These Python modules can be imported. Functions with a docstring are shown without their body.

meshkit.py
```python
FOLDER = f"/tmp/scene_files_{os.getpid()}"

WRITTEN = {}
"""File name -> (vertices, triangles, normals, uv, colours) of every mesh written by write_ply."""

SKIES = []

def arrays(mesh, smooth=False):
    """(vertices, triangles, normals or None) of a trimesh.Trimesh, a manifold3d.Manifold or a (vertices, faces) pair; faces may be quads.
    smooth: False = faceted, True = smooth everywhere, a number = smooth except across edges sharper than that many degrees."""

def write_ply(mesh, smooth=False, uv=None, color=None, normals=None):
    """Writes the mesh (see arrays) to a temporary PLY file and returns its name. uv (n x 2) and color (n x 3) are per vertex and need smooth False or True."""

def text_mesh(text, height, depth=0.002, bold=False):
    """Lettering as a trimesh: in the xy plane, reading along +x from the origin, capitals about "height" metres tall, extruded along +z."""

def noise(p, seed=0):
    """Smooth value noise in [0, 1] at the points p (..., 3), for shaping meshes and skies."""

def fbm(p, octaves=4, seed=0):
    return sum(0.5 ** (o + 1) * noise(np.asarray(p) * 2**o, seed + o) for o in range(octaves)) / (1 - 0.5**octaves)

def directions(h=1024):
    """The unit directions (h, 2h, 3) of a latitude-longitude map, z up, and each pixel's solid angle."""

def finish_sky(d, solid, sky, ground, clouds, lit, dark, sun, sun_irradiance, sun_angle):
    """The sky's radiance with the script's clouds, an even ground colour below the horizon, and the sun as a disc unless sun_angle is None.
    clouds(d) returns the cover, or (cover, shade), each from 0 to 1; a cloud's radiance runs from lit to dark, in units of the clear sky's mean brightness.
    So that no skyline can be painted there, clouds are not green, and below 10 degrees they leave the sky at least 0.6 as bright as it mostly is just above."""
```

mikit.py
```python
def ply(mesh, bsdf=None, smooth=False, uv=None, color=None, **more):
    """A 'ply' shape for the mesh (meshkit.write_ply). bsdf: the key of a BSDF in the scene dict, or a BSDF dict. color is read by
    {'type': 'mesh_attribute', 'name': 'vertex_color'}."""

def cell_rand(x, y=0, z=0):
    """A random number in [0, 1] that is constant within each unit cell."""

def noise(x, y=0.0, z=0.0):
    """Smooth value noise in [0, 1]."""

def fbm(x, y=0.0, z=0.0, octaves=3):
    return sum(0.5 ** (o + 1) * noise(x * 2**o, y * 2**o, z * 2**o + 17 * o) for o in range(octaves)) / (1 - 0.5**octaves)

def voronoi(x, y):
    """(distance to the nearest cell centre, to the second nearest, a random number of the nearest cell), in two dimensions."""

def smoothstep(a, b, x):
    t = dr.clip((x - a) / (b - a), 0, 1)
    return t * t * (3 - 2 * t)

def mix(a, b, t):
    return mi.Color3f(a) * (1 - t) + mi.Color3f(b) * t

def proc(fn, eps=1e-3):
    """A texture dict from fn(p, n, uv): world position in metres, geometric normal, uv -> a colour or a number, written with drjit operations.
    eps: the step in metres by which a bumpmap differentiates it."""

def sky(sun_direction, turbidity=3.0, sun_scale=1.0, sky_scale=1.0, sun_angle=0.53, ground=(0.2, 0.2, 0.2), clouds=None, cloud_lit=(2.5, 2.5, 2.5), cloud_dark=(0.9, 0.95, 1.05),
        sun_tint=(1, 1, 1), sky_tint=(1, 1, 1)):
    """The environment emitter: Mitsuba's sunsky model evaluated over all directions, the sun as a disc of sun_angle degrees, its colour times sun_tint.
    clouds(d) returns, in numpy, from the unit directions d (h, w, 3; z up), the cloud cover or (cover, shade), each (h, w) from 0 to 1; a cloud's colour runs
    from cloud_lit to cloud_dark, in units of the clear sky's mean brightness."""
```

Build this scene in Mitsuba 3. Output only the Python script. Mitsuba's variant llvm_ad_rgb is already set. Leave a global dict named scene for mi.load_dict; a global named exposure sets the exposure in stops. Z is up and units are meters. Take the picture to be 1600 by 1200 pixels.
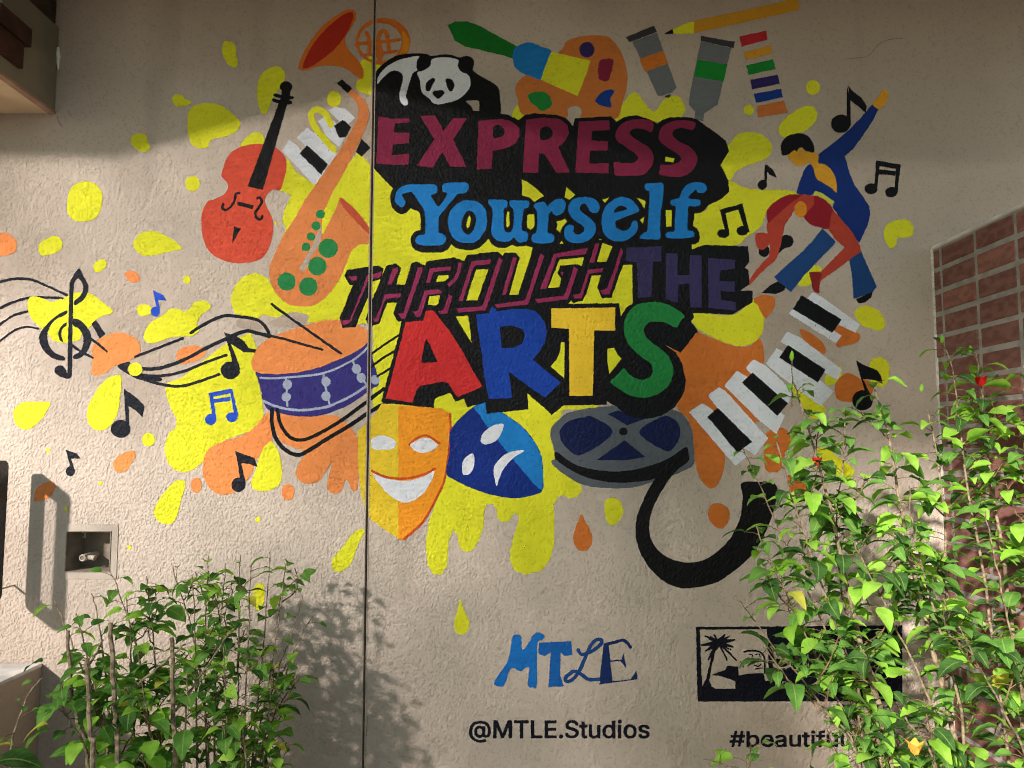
import math, random
import numpy as np, trimesh, drjit as dr, mitsuba as mi, mikit, meshkit
from shapely.geometry import Polygon, LineString, box, MultiPolygon
from shapely.ops import unary_union
from shapely import affinity
from mikit import noise, fbm, smoothstep, mix

T = mi.ScalarTransform4f
rng = np.random.default_rng(7)
random.seed(7)

# ------------------------------------------------------------------ camera, sky, exposure
EYE = np.array([0.0, -2.4, 1.5]); FOC = 1200.0; PITCH = math.atan(100 / 1200)
FWD = np.array([0, math.cos(PITCH), math.sin(PITCH)]); UPV = np.array([0, -math.sin(PITCH), math.cos(PITCH)])
SG, SS = 1.6, 0.75                                   # sun: per metre along the wall, metres towards the wall and down
SUN = np.array([-1.0, -SG, SS])
exposure = 2.8
scene = {
    'camera': {'type': 'perspective', 'fov': math.degrees(2 * math.atan(800 / FOC)), 'fov_axis': 'x', 'near_clip': 0.05, 'far_clip': 300.0,
               'to_world': T().look_at(origin=EYE.tolist(), target=(EYE + FWD).tolist(), up=[0, 0, 1])},
    'sky_light': mikit.sky(SUN.tolist(), turbidity=3, sun_scale=1.0, sky_scale=0.82, sun_angle=2.0, ground=(0.18, 0.17, 0.15),
                           sky_tint=(1.0, 1.06, 1.02), sun_tint=(1.0, 1.26, 2.1)),
}
labels = {}


def at(u, v, y=0.0):
    """The point of the plane at this y that the photograph shows at (u, v)."""
    d = FOC * FWD + (u - 800) * np.array([1.0, 0, 0]) - (v - 600) * UPV
    return EYE + d * ((y - EYE[1]) / d[1])


def lin(r, g, b, k=1.0):
    c = np.array([r, g, b]) / 255.0
    return (np.where(c < 0.04045, c / 12.92, ((c + 0.055) / 1.055) ** 2.4) * k).tolist()


def rgb(c):
    return {'type': 'rgb', 'value': list(map(float, c))}


def numbered(k):
    if k not in scene and k not in labels:
        return k
    n = 1
    while f'{k}_{n:03d}' in scene or f'{k}_{n:03d}' in labels:
        n += 1
    return f'{k}_{n:03d}'


def put(key, mesh, bsdf, label=None, cat=None, kind=None, group=None, **kw):
    key = numbered(key)
    scene[key] = mikit.ply(mesh, bsdf, **kw) if not isinstance(mesh, dict) else mesh
    tag(key, label, cat, kind, group)
    return key


def tag(key, label=None, cat=None, kind=None, group=None):
    d = {k: v for k, v in (('label', label), ('category', cat), ('kind', kind), ('group', group)) if v}
    if d:
        labels[key] = d


def cuboid(x0, x1, y0, y1, z0, z1, bevel=0.0):
    lo, hi = np.array([x0, y0, z0]), np.array([x1, y1, z1])
    if bevel <= 0:
        m = trimesh.creation.box(extents=hi - lo)
        m.apply_translation((lo + hi) / 2)
        return m
    p = []
    for a in range(3):
        for s in np.ndindex(2, 2, 2):
            q = np.where(np.array(s) == 1, hi - bevel, lo + bevel)
            q[a] = hi[a] if s[a] else lo[a]
            p.append(q)
    return trimesh.convex.convex_hull(np.array(p))


def tube(points, radii, sides=7):
    p = np.asarray(points, float)
    r = np.broadcast_to(np.asarray(radii, float), (len(p),))
    t = np.gradient(p, axis=0); t /= np.linalg.norm(t, axis=1, keepdims=True) + 1e-12
    a = np.cross(t, [0.31, 0.9, 0.29]); a /= np.linalg.norm(a, axis=1, keepdims=True) + 1e-12
    b = np.cross(t, a); ang = np.arange(sides) * 2 * np.pi / sides
    v = p[:, None] + r[:, None, None] * (np.cos(ang)[None, :, None] * a[:, None] + np.sin(ang)[None, :, None] * b[:, None])
    f = []
    for i in range(len(p) - 1):
        for j in range(sides):
            k = (j + 1) % sides
            f += [[i * sides + j, i * sides + k, (i + 1) * sides + k], [i * sides + j, (i + 1) * sides + k, (i + 1) * sides + j]]
    v = np.vstack([v.reshape(-1, 3), p[:1], p[-1:]]); n = len(p) * sides
    for j in range(sides):
        k = (j + 1) % sides
        f += [[n, k, j], [n + 1, (len(p) - 1) * sides + j, (len(p) - 1) * sides + k]]
    return trimesh.Trimesh(v, np.array(f), process=False)


# ------------------------------------------------------------------ materials
def grain(p):
    w = noise(p.x * 40, p.z * 40, p.y * 40) * 0.010
    return noise((p.x + w) * 228, (p.z - w) * 188, p.y * 205)


def stucco_h(p, n, uv):
    a = grain(p)
    b = noise(p.x * 330 + 7, p.z * 300, p.y * 310)
    c = fbm(p.x * 11, p.z * 11, p.y * 11, 2)
    smooth = smoothstep(0.5, 1.5, p.x + 0.9 * (p.z - 1.7))          # the upper right was trowelled flatter
    return (a * 0.70 + b * 0.22) * (1.0 - 0.62 * smooth) + c * 0.10


STUCCO_BUMP = mikit.proc(stucco_h, 1.2e-3)


def bumped(b, scale=0.0054):
    return {'type': 'twosided', 'bsdf': {'type': 'bumpmap', 'arbitrary': STUCCO_BUMP, 'scale': scale, 'bsdf': b}}


def wall_col(p, n, uv):
    g = fbm(p.x * 1.7, p.z * 1.7, p.y, 4)
    base = mix(lin(178, 162, 145), lin(198, 183, 166), smoothstep(0.3, 0.7, g))
    streak = smoothstep(0.62, 0.8, fbm(p.x * 6, p.z * 0.7, 3.0, 3)) * 0.13
    pit = smoothstep(0.40, 0.06, grain(p)) * 0.15
    dirt = smoothstep(1.15, 0.45, p.z + 0.5 * fbm(p.x * 3, p.z * 2, 9.0, 3)) * smoothstep(0.35, 0.75, fbm(p.x * 16, p.z * 16, 4.0, 3)) * 0.16
    return mix(base * (1 - pit) * (1 - streak), lin(122, 100, 78), dirt) * mi.Color3f(0.845, 0.815, 0.80)


scene['stucco'] = bumped({'type': 'principled', 'base_color': mikit.proc(wall_col), 'roughness': 0.72, 'specular': 0.35})


def paint_wear(p, n, uv):
    g = fbm(p.x * 14, p.z * 14, 1.0, 3)
    brush = noise(p.x * 42 + p.z * 9, p.z * 150 - p.x * 30, 5.0) * smoothstep(0.3, 0.7, fbm(p.x * 5, p.z * 5, 8.0, 2))
    return smoothstep(0.36, 0.06, grain(p)) * 0.20 + smoothstep(0.5, 0.85, g) * 0.06 + brush * 0.14


scene['paint'] = bumped({'type': 'blendbsdf', 'weight': mikit.proc(paint_wear),
                         'a': {'type': 'principled', 'base_color': {'type': 'mesh_attribute', 'name': 'vertex_color'}, 'roughness': 0.62, 'specular': 0.16},
                         'b': {'type': 'diffuse', 'reflectance': rgb(lin(34, 30, 26))}})


def plain_col(a, b, f=20.0, contrast=(0.35, 0.65)):
    def fn(p, n, uv):
        return mix(a, b, smoothstep(contrast[0], contrast[1], fbm(p.x * f, p.y * f, p.z * f, 4)))
    return mikit.proc(fn)


def mat(name, a, b, f=20.0, rough=0.7, spec=0.3, **k):
    scene[name] = {'type': 'twosided', 'bsdf': {'type': 'principled', 'base_color': plain_col(a, b, f), 'roughness': rough, 'specular': spec, **k}}


mat('smooth_plaster', lin(156, 142, 127), lin(172, 158, 142), 9)
mat('shade_plaster', lin(104, 96, 80), lin(126, 116, 98), 6)  # beam plaster darkened, the shade of its side put into the colour
mat('recess_shade', lin(118, 106, 92), lin(136, 122, 106), 20)  # darker tone puts the shade inside the hose box into its colour
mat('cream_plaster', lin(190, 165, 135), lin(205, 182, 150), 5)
mat('gap_shade', lin(38, 30, 24), lin(58, 46, 36), 14)  # deep shade above the soffit beam, put into a dark colour
mat('drip_metal', lin(150, 118, 98), lin(168, 136, 114), 14, 0.6)
mat('brown_board', lin(48, 26, 20), lin(66, 36, 28), 14, 0.5)
mat('joint_brown', lin(84, 68, 52), lin(108, 90, 70), 30)  # brown base of the control joint
mat('concrete', lin(176, 170, 162), lin(208, 202, 194), 12, 0.8)
mat('soil', lin(60, 46, 36), lin(96, 78, 60), 18, 0.95)
mat('paving', lin(112, 104, 93), lin(138, 129, 116), 3, 0.9)
mat('mortar', lin(134, 127, 118), lin(150, 143, 134), 30, 0.9)
mat('black_frame', lin(22, 22, 24), lin(34, 34, 36), 40, 0.35, 0.5)
mat('metal', lin(150, 138, 122), lin(182, 170, 152), 40, 0.4, 0.6)
mat('bark', lin(100, 84, 66), lin(150, 130, 104), 90, 0.8)
mat('twig', lin(74, 58, 40), lin(118, 98, 66), 90, 0.8)
mat('caulk', lin(196, 190, 176), lin(220, 214, 200), 80, 0.6)
mat('crack', lin(104, 90, 76), lin(124, 108, 92), 80, 0.9)
scene['glass'] = {'type': 'thindielectric', 'int_ior': 1.5}


def brick_bsdf(name, a, b):
    def col(p, n, uv):
        g = fbm(p.x * 60, p.y * 40, p.z * 60, 4)
        s = smoothstep(0.55, 0.75, fbm(p.x * 9 + 4, p.y * 22, p.z * 30, 3))
        return mix(mix(a, b, smoothstep(0.3, 0.7, g)), lin(150, 118, 104), s * 0.12)
    def h(p, n, uv):
        return fbm(p.x * 180, p.y * 180, p.z * 180, 3)
    scene[name] = {'type': 'twosided', 'bsdf': {'type': 'bumpmap', 'arbitrary': mikit.proc(h, 1e-3), 'scale': 0.0012,
                   'bsdf': {'type': 'principled', 'base_color': mikit.proc(col), 'roughness': 0.8, 'specular': 0.3}}}


brick_bsdf('brick_dark', lin(106, 68, 60), lin(124, 84, 74))
brick_bsdf('brick_warm', lin(122, 78, 66), lin(140, 94, 82))


def leaf_bsdf(name, a, b, rough=0.28, dt=0.95):
    def col(p, n, uv):
        v = dr.abs(uv.x - 0.5) * 2
        rib = smoothstep(0.10, 0.02, v)
        vein = smoothstep(0.16, 0.04, dr.abs(dr.sin((uv.y * 6.0 - v * 1.6) * math.pi))) * 0.35 * (1 - v)
        g = fbm(p.x * 45, p.y * 45, p.z * 45, 2)
        return mix(mix(a, b, smoothstep(0.25, 0.75, g)), lin(176, 200, 110), dr.maximum(rib * 0.55, vein))
    scene[name] = {'type': 'principledthin', 'base_color': mikit.proc(col), 'roughness': rough, 'diff_trans': dt, 'eta': 1.45}


leaf_bsdf('leaf_dark', lin(58, 92, 46), lin(84, 122, 60))
leaf_bsdf('leaf_mid', lin(92, 142, 60), lin(122, 168, 76))
leaf_bsdf('leaf_young', lin(142, 196, 62), lin(170, 216, 84))
leaf_bsdf('leaf_yellow', lin(206, 196, 60), lin(222, 214, 96))
leaf_bsdf('leaf_tree', lin(40, 74, 30), lin(58, 98, 40))
scene['petal'] = {'type': 'principledthin', 'base_color': rgb(lin(226, 52, 44)), 'roughness': 0.5, 'diff_trans': 0.8}
scene['petal_faded'] = {'type': 'principledthin', 'base_color': rgb(lin(236, 190, 84)), 'roughness': 0.5, 'diff_trans': 0.8}

# ------------------------------------------------------------------ ground
def sheet(x0, x1, y0, y1, z):
    return trimesh.Trimesh([[x0, y0, z], [x1, y0, z], [x1, y1, z], [x0, y1, z]], [[0, 1, 2], [0, 2, 3]], process=False)


put('ground', sheet(-90, 90, -90, 90, 0.0), 'paving', 'pale concrete paving in front of the painted wall', kind='structure')
bed = trimesh.creation.box(extents=[3.9, 1.15, 0.10]); bed.apply_translation([0.05, -0.60, 0.0]); 
put('soil', bed, 'soil', 'bare brown soil bed along the foot of the painted wall', kind='structure')

# ------------------------------------------------------------------ stucco wall: two panels, a joint, an opening
JX = float(at(576.5, 600)[0]); JW = 0.0054
HX0, HZ1 = at(104.5, 829.5)[[0, 2]]; HX1, HZ0 = at(172.5, 894)[[0, 2]]
WT = 3.02


def slab(poly, y0, depth):
    m = trimesh.creation.extrude_polygon(poly, depth, engine='earcut')
    v = np.array(m.vertices)
    m.vertices = np.stack([v[:, 0], y0 + depth - v[:, 2], v[:, 1]], 1)      # the front, at y0, faces -y
    return m


WALL = 'stucco_wall'
tag(WALL, 'tan stucco wall covered by a bright painted mural about expressing yourself', 'wall')
put(WALL + '__panel', slab(box(-5, 0.0, JX - JW, WT).difference(box(HX0, HZ0, HX1, HZ1)), 0.0, 0.14), 'stucco')
put(WALL + '__panel', slab(box(JX + JW, 0.0, 4.5, WT), 0.0, 0.14), 'stucco')
put(WALL + '__control_joint', cuboid(JX - JW, JX + JW, 0.010, 0.14, 0.0, WT), 'joint_brown')
for s in (-1, 1):
    x = JX + s * (JW - 0.0006)
    put(WALL + '__joint_lip', cuboid(x - 0.0011, x + 0.0011, -0.0022, 0.012, 0.0, WT), 'smooth_plaster')

# ------------------------------------------------------------------ the mural, in pixels of the photograph carried onto the wall plane
CROPS = {'p': (0, 0, 1), 'a': (600, 270, .1625), 'b': (850, 270, .1625), 'c': (530, 370, .15), 'd': (750, 370, .15), 'e': (960, 370, .15),
         'f': (590, 470, .1625), 'g': (840, 470, .1625), 'h': (380, 470, .1625), 'k': (400, 600, .25), 'j': (0, 400, .2), 'l': (0, 300, .25),
         'm': (1150, 120, .175), 'n': (1150, 280, .175), 'o': (1160, 540, .15), 'q': (540, 620, .2125), 'r': (840, 620, .266667),
         't': (720, 970, .2125), 'u': (1080, 960, .2125), 'v': (1060, 450, .2125), 'w': (800, 600, .25), 'x': (800, 0, .25), 'y': (400, 0, .25),
         'z': (0, 600, .25), 'i': (800, 300, .25), 's': (540, 0, .1625)}


def pts(crop, text):
    ox, oy, k = CROPS[crop]
    n = np.array(text.replace(',', ' ').split(), float).reshape(-1, 2)
    return n * k + [ox, oy]


def spline(p, closed=True, n=6):
    p = np.asarray(p); m = len(p); out = []
    for i in range(m if closed else m - 1):
        g = (lambda j: p[j % m]) if closed else (lambda j: p[min(max(j, 0), m - 1)])
        a, b, c, d = g(i - 1), g(i), g(i + 1), g(i + 2)
        for t in np.arange(n) / n:
            out.append(0.5 * (2 * b + (c - a) * t + (2 * a - 5 * b + 4 * c - d) * t * t + (3 * b - a - 3 * c + d) * t ** 3))
    if not closed:
        out.append(p[-1])
    return np.array(out)


def fix(g):
    g = g.buffer(0)
    return g


def shaky(g, amp=0.55, step=3.0, seed=0):
    """A painted edge is never ruler-straight."""
    def ring(r):
        r = r.segmentize(step)
        c = np.array(r.coords)[:-1]
        q = np.column_stack([c * 0.22, np.full(len(c), 3.3 * seed)])
        d = np.stack([meshkit.fbm(q, 2, 1), meshkit.fbm(q, 2, 9)], 1) - 0.5
        return c + d * 2 * amp
    out = []
    for p in getattr(g, 'geoms', [g]):
        if p.geom_type == 'Polygon' and p.area > 1.5:
            out.append(Polygon(ring(p.exterior), [ring(h) for h in p.interiors if Polygon(h).area > 1.5]).buffer(0))
    return unary_union(out)


def poly(crop, text, sm=True):
    p = pts(crop, text)
    return fix(Polygon(spline(p) if sm else p))


def stroke(crop, text, w, cap='round'):
    p = pts(crop, text)
    return LineString(spline(p, False)).buffer(w * CROPS[crop][2] / 2, cap_style=cap)


def ell(crop, x, y, rx, ry):
    ox, oy, k = CROPS[crop]
    a = np.arange(28) * 2 * np.pi / 28
    return Polygon(np.stack([ox + k * (x + rx * np.cos(a)), oy + k * (y + ry * np.sin(a))], 1))


YEL, ORA, ORD = lin(226, 222, 40), lin(238, 142, 76), lin(210, 114, 44)
BLK, NAV, WHT = lin(9, 9, 12), lin(8, 11, 26), lin(226, 226, 228)
MAR, BLU, PUR = lin(134, 34, 66), lin(26, 124, 196), lin(54, 46, 86)
TANC = lin(186, 165, 146)
PAINT = []                                           # (part key, colour, shape, label)


def p_(key, col, shape, label=None):
    PAINT.append((key, col, shape, label))


def U(*s):
    return unary_union(s)


# --- yellow splashes
def yb(text, sm=True, crop='p', key='paint_splash', col=None, label=None):
    p_(key, col or YEL, poly(crop, text, sm), label)


big = U(
    poly('p', '449,246 462,268 490,288 540,262 560,236 583,262 616,296 640,320 900,330 1082,340 1060,480 1040,560 960,600 930,640 880,640 862,690 866,705 868,722 876,736 892,748 907,756 909,766 902,777 889,778 880,774 872,776 865,790 866,820 866,850 859,876 845,892 820,898 803,890 797,875 797,860 802,840 808,822 811,808 804,801 799,808 795,815 783,815 777,808 776,795 770,787 760,788 757,797 755,825 748,845 738,860 727,862 718,855 714,836 708,827 702,842 700,862 699,882 690,897 677,898 668,882 665,850 670,815 690,760 698,720 640,640 583,640 583,505 560,506 500,505 440,498 410,492 395,505 380,500 366,488 360,468 366,448 380,432 400,426 418,434 426,448 450,462 420,430 430,395 447,358 441,345 444,330 455,305 437,298', False),
    poly('p', '1070,330 1100,330 1108,318 1128,305 1139,283 1160,292 1190,297 1222,297 1246,302 1252,318 1226,316 1200,326 1190,352 1165,372 1150,383 1100,385 1082,392 1065,384'),
    poly('p', '1112,262 1139,226 1155,209 1180,207 1198,216 1206,228 1203,242 1193,250 1165,260 1150,268 1139,282 1112,275'),
    poly('p', '258,610 262,598 285,590 310,570 342,545 365,530 392,520 402,545 400,580 410,625 412,650 395,672 352,688 330,700 318,722 300,735 288,738 272,734 262,722 257,705 259,690 264,677 275,668 276,655 268,640 262,625', False))
p_('paint_splash', YEL, big, 'large yellow paint splash with drips behind the lettering')
for t in ('572,92 580,88 590,98 594,102 590,125 582,147 565,145 556,138 558,128 564,120 566,108 563,98',
          '347,80 350,66 360,65 368,72 369,85 372,100 367,106 358,102 351,92',
          '404,126 415,110 430,104 442,108 446,120 440,135 433,145 425,156 418,175 412,179 406,170 402,150',
          '269,155 275,148 285,149 290,155 298,158 297,163 288,166 275,166',
          '295,175 305,165 325,161 345,165 360,175 368,182 376,192 370,205 355,213 335,217 328,222 325,230 313,232 302,228 296,218 293,195',
          '204,220 208,212 218,208 228,211 231,220 235,230 230,237 220,237 210,231',
          '376,230 385,215 398,207 410,209 413,222 405,234 392,240',
          '105,320 108,300 118,288 135,283 152,290 160,305 158,325 150,340 135,346 118,345 107,335',
          '60,390 65,378 80,370 92,370 98,380 95,390 82,397 65,399',
          '209,385 212,372 225,362 245,362 262,370 278,380 284,389 270,392 250,397 232,400 217,396',
          '146,415 152,408 162,405 167,412 163,420 155,425 148,424',
          '43,480 47,465 60,464 82,472 98,468 115,458 140,458 160,472 177,487 160,494 150,500 140,512 128,522 126,529 118,533 98,536 82,531 75,520 62,510 50,498',
          '213,485 218,477 230,476 237,482 236,490 225,494 217,491',
          '226,520 235,505 255,492 265,483 280,483 290,487 298,480 305,472 320,470 330,478 325,485 315,492 308,505 312,515 300,525 285,526 265,528 245,535 232,536 226,530',
          '21,645 28,633 40,628 60,628 78,629 75,640 65,655 50,668 38,671 25,663',
          '136,645 140,630 150,612 160,598 175,588 188,586 190,600 188,620 184,645 175,662 165,671 150,672 139,662',
          '241,800 246,785 258,768 270,755 280,750 290,752 288,765 282,785 277,805 270,817 258,819 246,813',
          '518,880 522,870 535,855 550,835 565,826 569,832 560,850 553,870 545,885 530,893 520,890',
          '719,937 724,950 731,965 733,978 728,989 718,991 711,985 710,970 714,955',
          '944,790 948,780 960,778 970,785 974,800 968,812 958,821 948,815',
          '396,925 402,912 412,914 413,935 408,952 399,950',
          '1216,205 1222,190 1240,175 1258,166 1272,168 1277,180 1272,192 1258,205 1240,210 1225,215',
          '1381,365 1385,352 1400,344 1418,344 1427,355 1425,368 1412,372 1403,372 1400,382 1391,388 1383,378',
          '1247,440 1265,416 1283,418 1279,430 1265,445 1250,447',
          '1335,490 1342,480 1355,478 1370,484 1380,495 1383,508 1375,517 1362,514 1345,507',
          '1358,572 1362,562 1375,558 1387,566 1390,580 1387,595 1378,605 1365,600 1356,588',
          '1273,705 1290,700 1310,715 1335,735 1320,752 1298,738',
          '960,187 975,160 985,147 994,145 1003,155 1015,170 1025,173 1035,158 1048,150 1062,152 1070,168 1068,178 1050,190 1000,190',
          '800,182 803,172 809,164 818,175 822,188 808,196',
          '1080,500 1084,488 1145,492 1175,468 1186,474 1194,495 1191,520 1178,535 1160,541 1140,538 1115,528 1090,514'):
    yb(t)
for x, y, r in ((301, 287, 11.5), (292, 437, 6), (232, 687, 10), (75, 704, 3), (157, 755, 3), (104, 795, 3), (202, 855, 3.2), (403, 812, 4), (1270, 137, 11), (1170, 172, 8), (431, 349, 2.5)):
    p_('paint_dot', YEL, ell('p', x, y, r, r * 1.05))
p_('paint_splash', YEL, ell('p', 522, 155, 11, 13))
yb('1232,597 1250,588 1262,600 1290,640 1270,655 1250,630')
yb('1288,592 1300,575 1312,573 1315,585 1305,598 1292,602')

# --- orange splashes
for t, c in (('-15,372 0,364 15,366 26,378 25,390 15,398 -15,400', ORA), ('195,430 200,424 212,425 219,435 214,441 203,440', ORA),
             ('145,560 144,543 155,530 180,520 200,522 215,532 220,545 214,557 195,567 180,572 165,583 150,587 143,583', ORA),
             ('276,555 282,545 298,540 313,542 322,550 315,560 298,567 280,568', ORA),
             ('177,727 182,715 195,707 208,704 212,712 205,725 197,736 182,737', ORA),
             ('53,778 57,765 65,757 80,752 86,758 84,768 75,779 65,783 55,783', ORA),
             ('317,735 320,712 332,697 355,688 380,680 400,665 418,645 426,660 424,690 410,705 400,720 395,735 390,745 375,760 365,770 345,773 330,765 320,750', ORA),
             ('425,640 480,648 525,650 545,665 560,690 560,750 557,765 550,766 545,755 540,750 535,765 525,771 514,768 511,757 515,740 518,724 510,735 500,750 490,755 475,755 464,746 463,735 470,720 480,705 468,702 440,690 430,668', ORA),
             ('1040,560 1078,512 1093,520 1120,531 1145,540 1170,541 1188,530 1194,560 1190,580 1205,610 1215,650 1180,660 1130,690 1133,715 1130,735 1124,752 1115,762 1104,760 1094,748 1088,730 1083,700 1075,655 1060,640', ORD),
             ('1178,468 1190,461 1208,464 1211,475 1205,488 1195,497 1184,478', ORD),
             ('1250,515 1260,517 1280,530 1290,545 1286,553 1275,548 1255,530', ORD), ('1307,510 1335,518 1344,525 1338,535 1322,540 1306,540', ORD),
             ('1310,592 1325,583 1345,592 1366,600 1356,622 1335,628 1310,625 1304,608', ORD),
             ('1196,680 1220,668 1235,680 1238,693 1228,705 1222,730 1210,738 1195,730', ORD), ('1230,745 1250,740 1265,755 1258,770 1240,775', ORD),
             ('1106,805 1110,790 1122,786 1135,792 1140,805 1135,820 1125,826 1112,818', ORD),
             ('908,804 915,815 922,828 926,842 920,857 910,861 900,855 895,842 898,828 903,815', ORD)):
    yb(t, key='orange_splash', col=c)
p_('orange_splash', ORA, ell('p', 307, 758, 8.5, 12)); p_('orange_splash', ORA, ell('p', 450, 769, 10, 13))
p_('paint_splash', YEL, poly('p', '422,690 430,695 437,710 441,735 438,755 425,765 410,767 398,765 392,755 398,740 405,715 412,700'))
p_('bare_patch', TANC, U(poly('h', '240,210 380,140 480,110 600,125 630,160 600,215 540,255 330,245 260,230'), poly('h', '-60,190 20,170 120,200 190,270 60,270 -60,250')))

# --- violin
b = poly('p', '349,262 353,250 362,238 375,230 392,226 405,225 425,228 440,238 447,250 448,264 444,280 438,297 427,296 418,303 414,312 417,324 425,340 427,358 423,380 415,397 402,407 380,411 360,410 340,403 325,390 317,370 315,350 316,332 324,316 336,311 350,304 357,292 353,283 346,275')
p_('violin', lin(216, 78, 52), b, 'painted red violin with a black neck')
p_('violin__neck', BLK, U(poly('p', '440,150 450,158 411,297 387,291', False), ell('p', 447, 136, 9.5, 9), poly('p', '440,140 454,142 452,160 440,160', False), stroke('p', '430,149 443,152 457,153', 5), stroke('p', '428,157 442,160 454,160', 5.5)))
p_('violin__sound_hole', BLK, U(stroke('p', '374,302 369,303 367,312 362,322 354,328 348,326 349,319', 4), stroke('p', '402,310 407,309 409,316 404,325 399,333 401,341 407,343 410,338', 4)))
p_('violin__bridge', BLK, U(poly('p', '371,315 397,321 395,327 371,321', False), poly('p', '366,354 377,357 363,381', False)))

# --- upper piano keys
for t in ('441,236 452,219 466,229 474,242 514,270 500,287 490,288', '464,215 480,200 497,212 527,240 515,258 500,252', '497,190 508,181 523,190 540,215 530,230 512,215', '513,173 523,167 540,170 555,184 545,194 530,190'):
    p_('piano_keys', WHT, poly('p', t, False), 'strip of painted white piano keys between violin and saxophone') if t[:3] == '441' else p_('piano_keys', WHT, poly('p', t, False))
p_('paint_loop', YEL, stroke('p', '517,195 508,178 495,171 486,180 492,198 506,216 522,234', 10))
for t in ('468,240 480,227 512,256 502,273', '522,197 536,187 549,199 540,215 530,215', '565,217 579,231 565,245 556,238'):
    p_('black_key', BLK, poly('p', t, False))

# --- saxophone
p_('saxophone', lin(224, 132, 72), poly('p', '550,140 565,152 575,167 576,182 571,202 548,250 535,275 520,300 512,318 505,332 503,348 504,366 513,350 525,325 533,309 545,320 562,335 577,357 577,380 562,383 550,392 542,410 533,432 520,452 505,468 488,478 470,479 453,476 438,466 427,450 421,432 422,415 430,395 443,368 460,342 475,315 490,293 515,258 535,228 550,203 558,185 560,170 554,157 544,146'), 'painted orange saxophone with green keys')
p_('saxophone__gap', TANC, poly('p', '503,350 496,365 485,390 468,419 473,425 482,415 486,400 498,385 502,370', False))
p_('saxophone__bell_rim', lin(196, 82, 52), poly('p', '531,309 541,315 556,328 569,345 578,358 577,366 562,352 546,335 534,319'))
p_('saxophone__mouthpiece', BLK, poly('p', '527,130 534,124 550,138 543,146', False))
for x, y, r in ((501, 335, 7), (494, 353, 7), (486, 370, 6.6), (478, 386, 6.8), (513, 388, 15), (496, 416, 14.5), (448, 440, 14.3), (482, 448, 14.5)):
    p_('saxophone__key', lin(34, 128, 66), ell('p', x, y, r, r))

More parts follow.
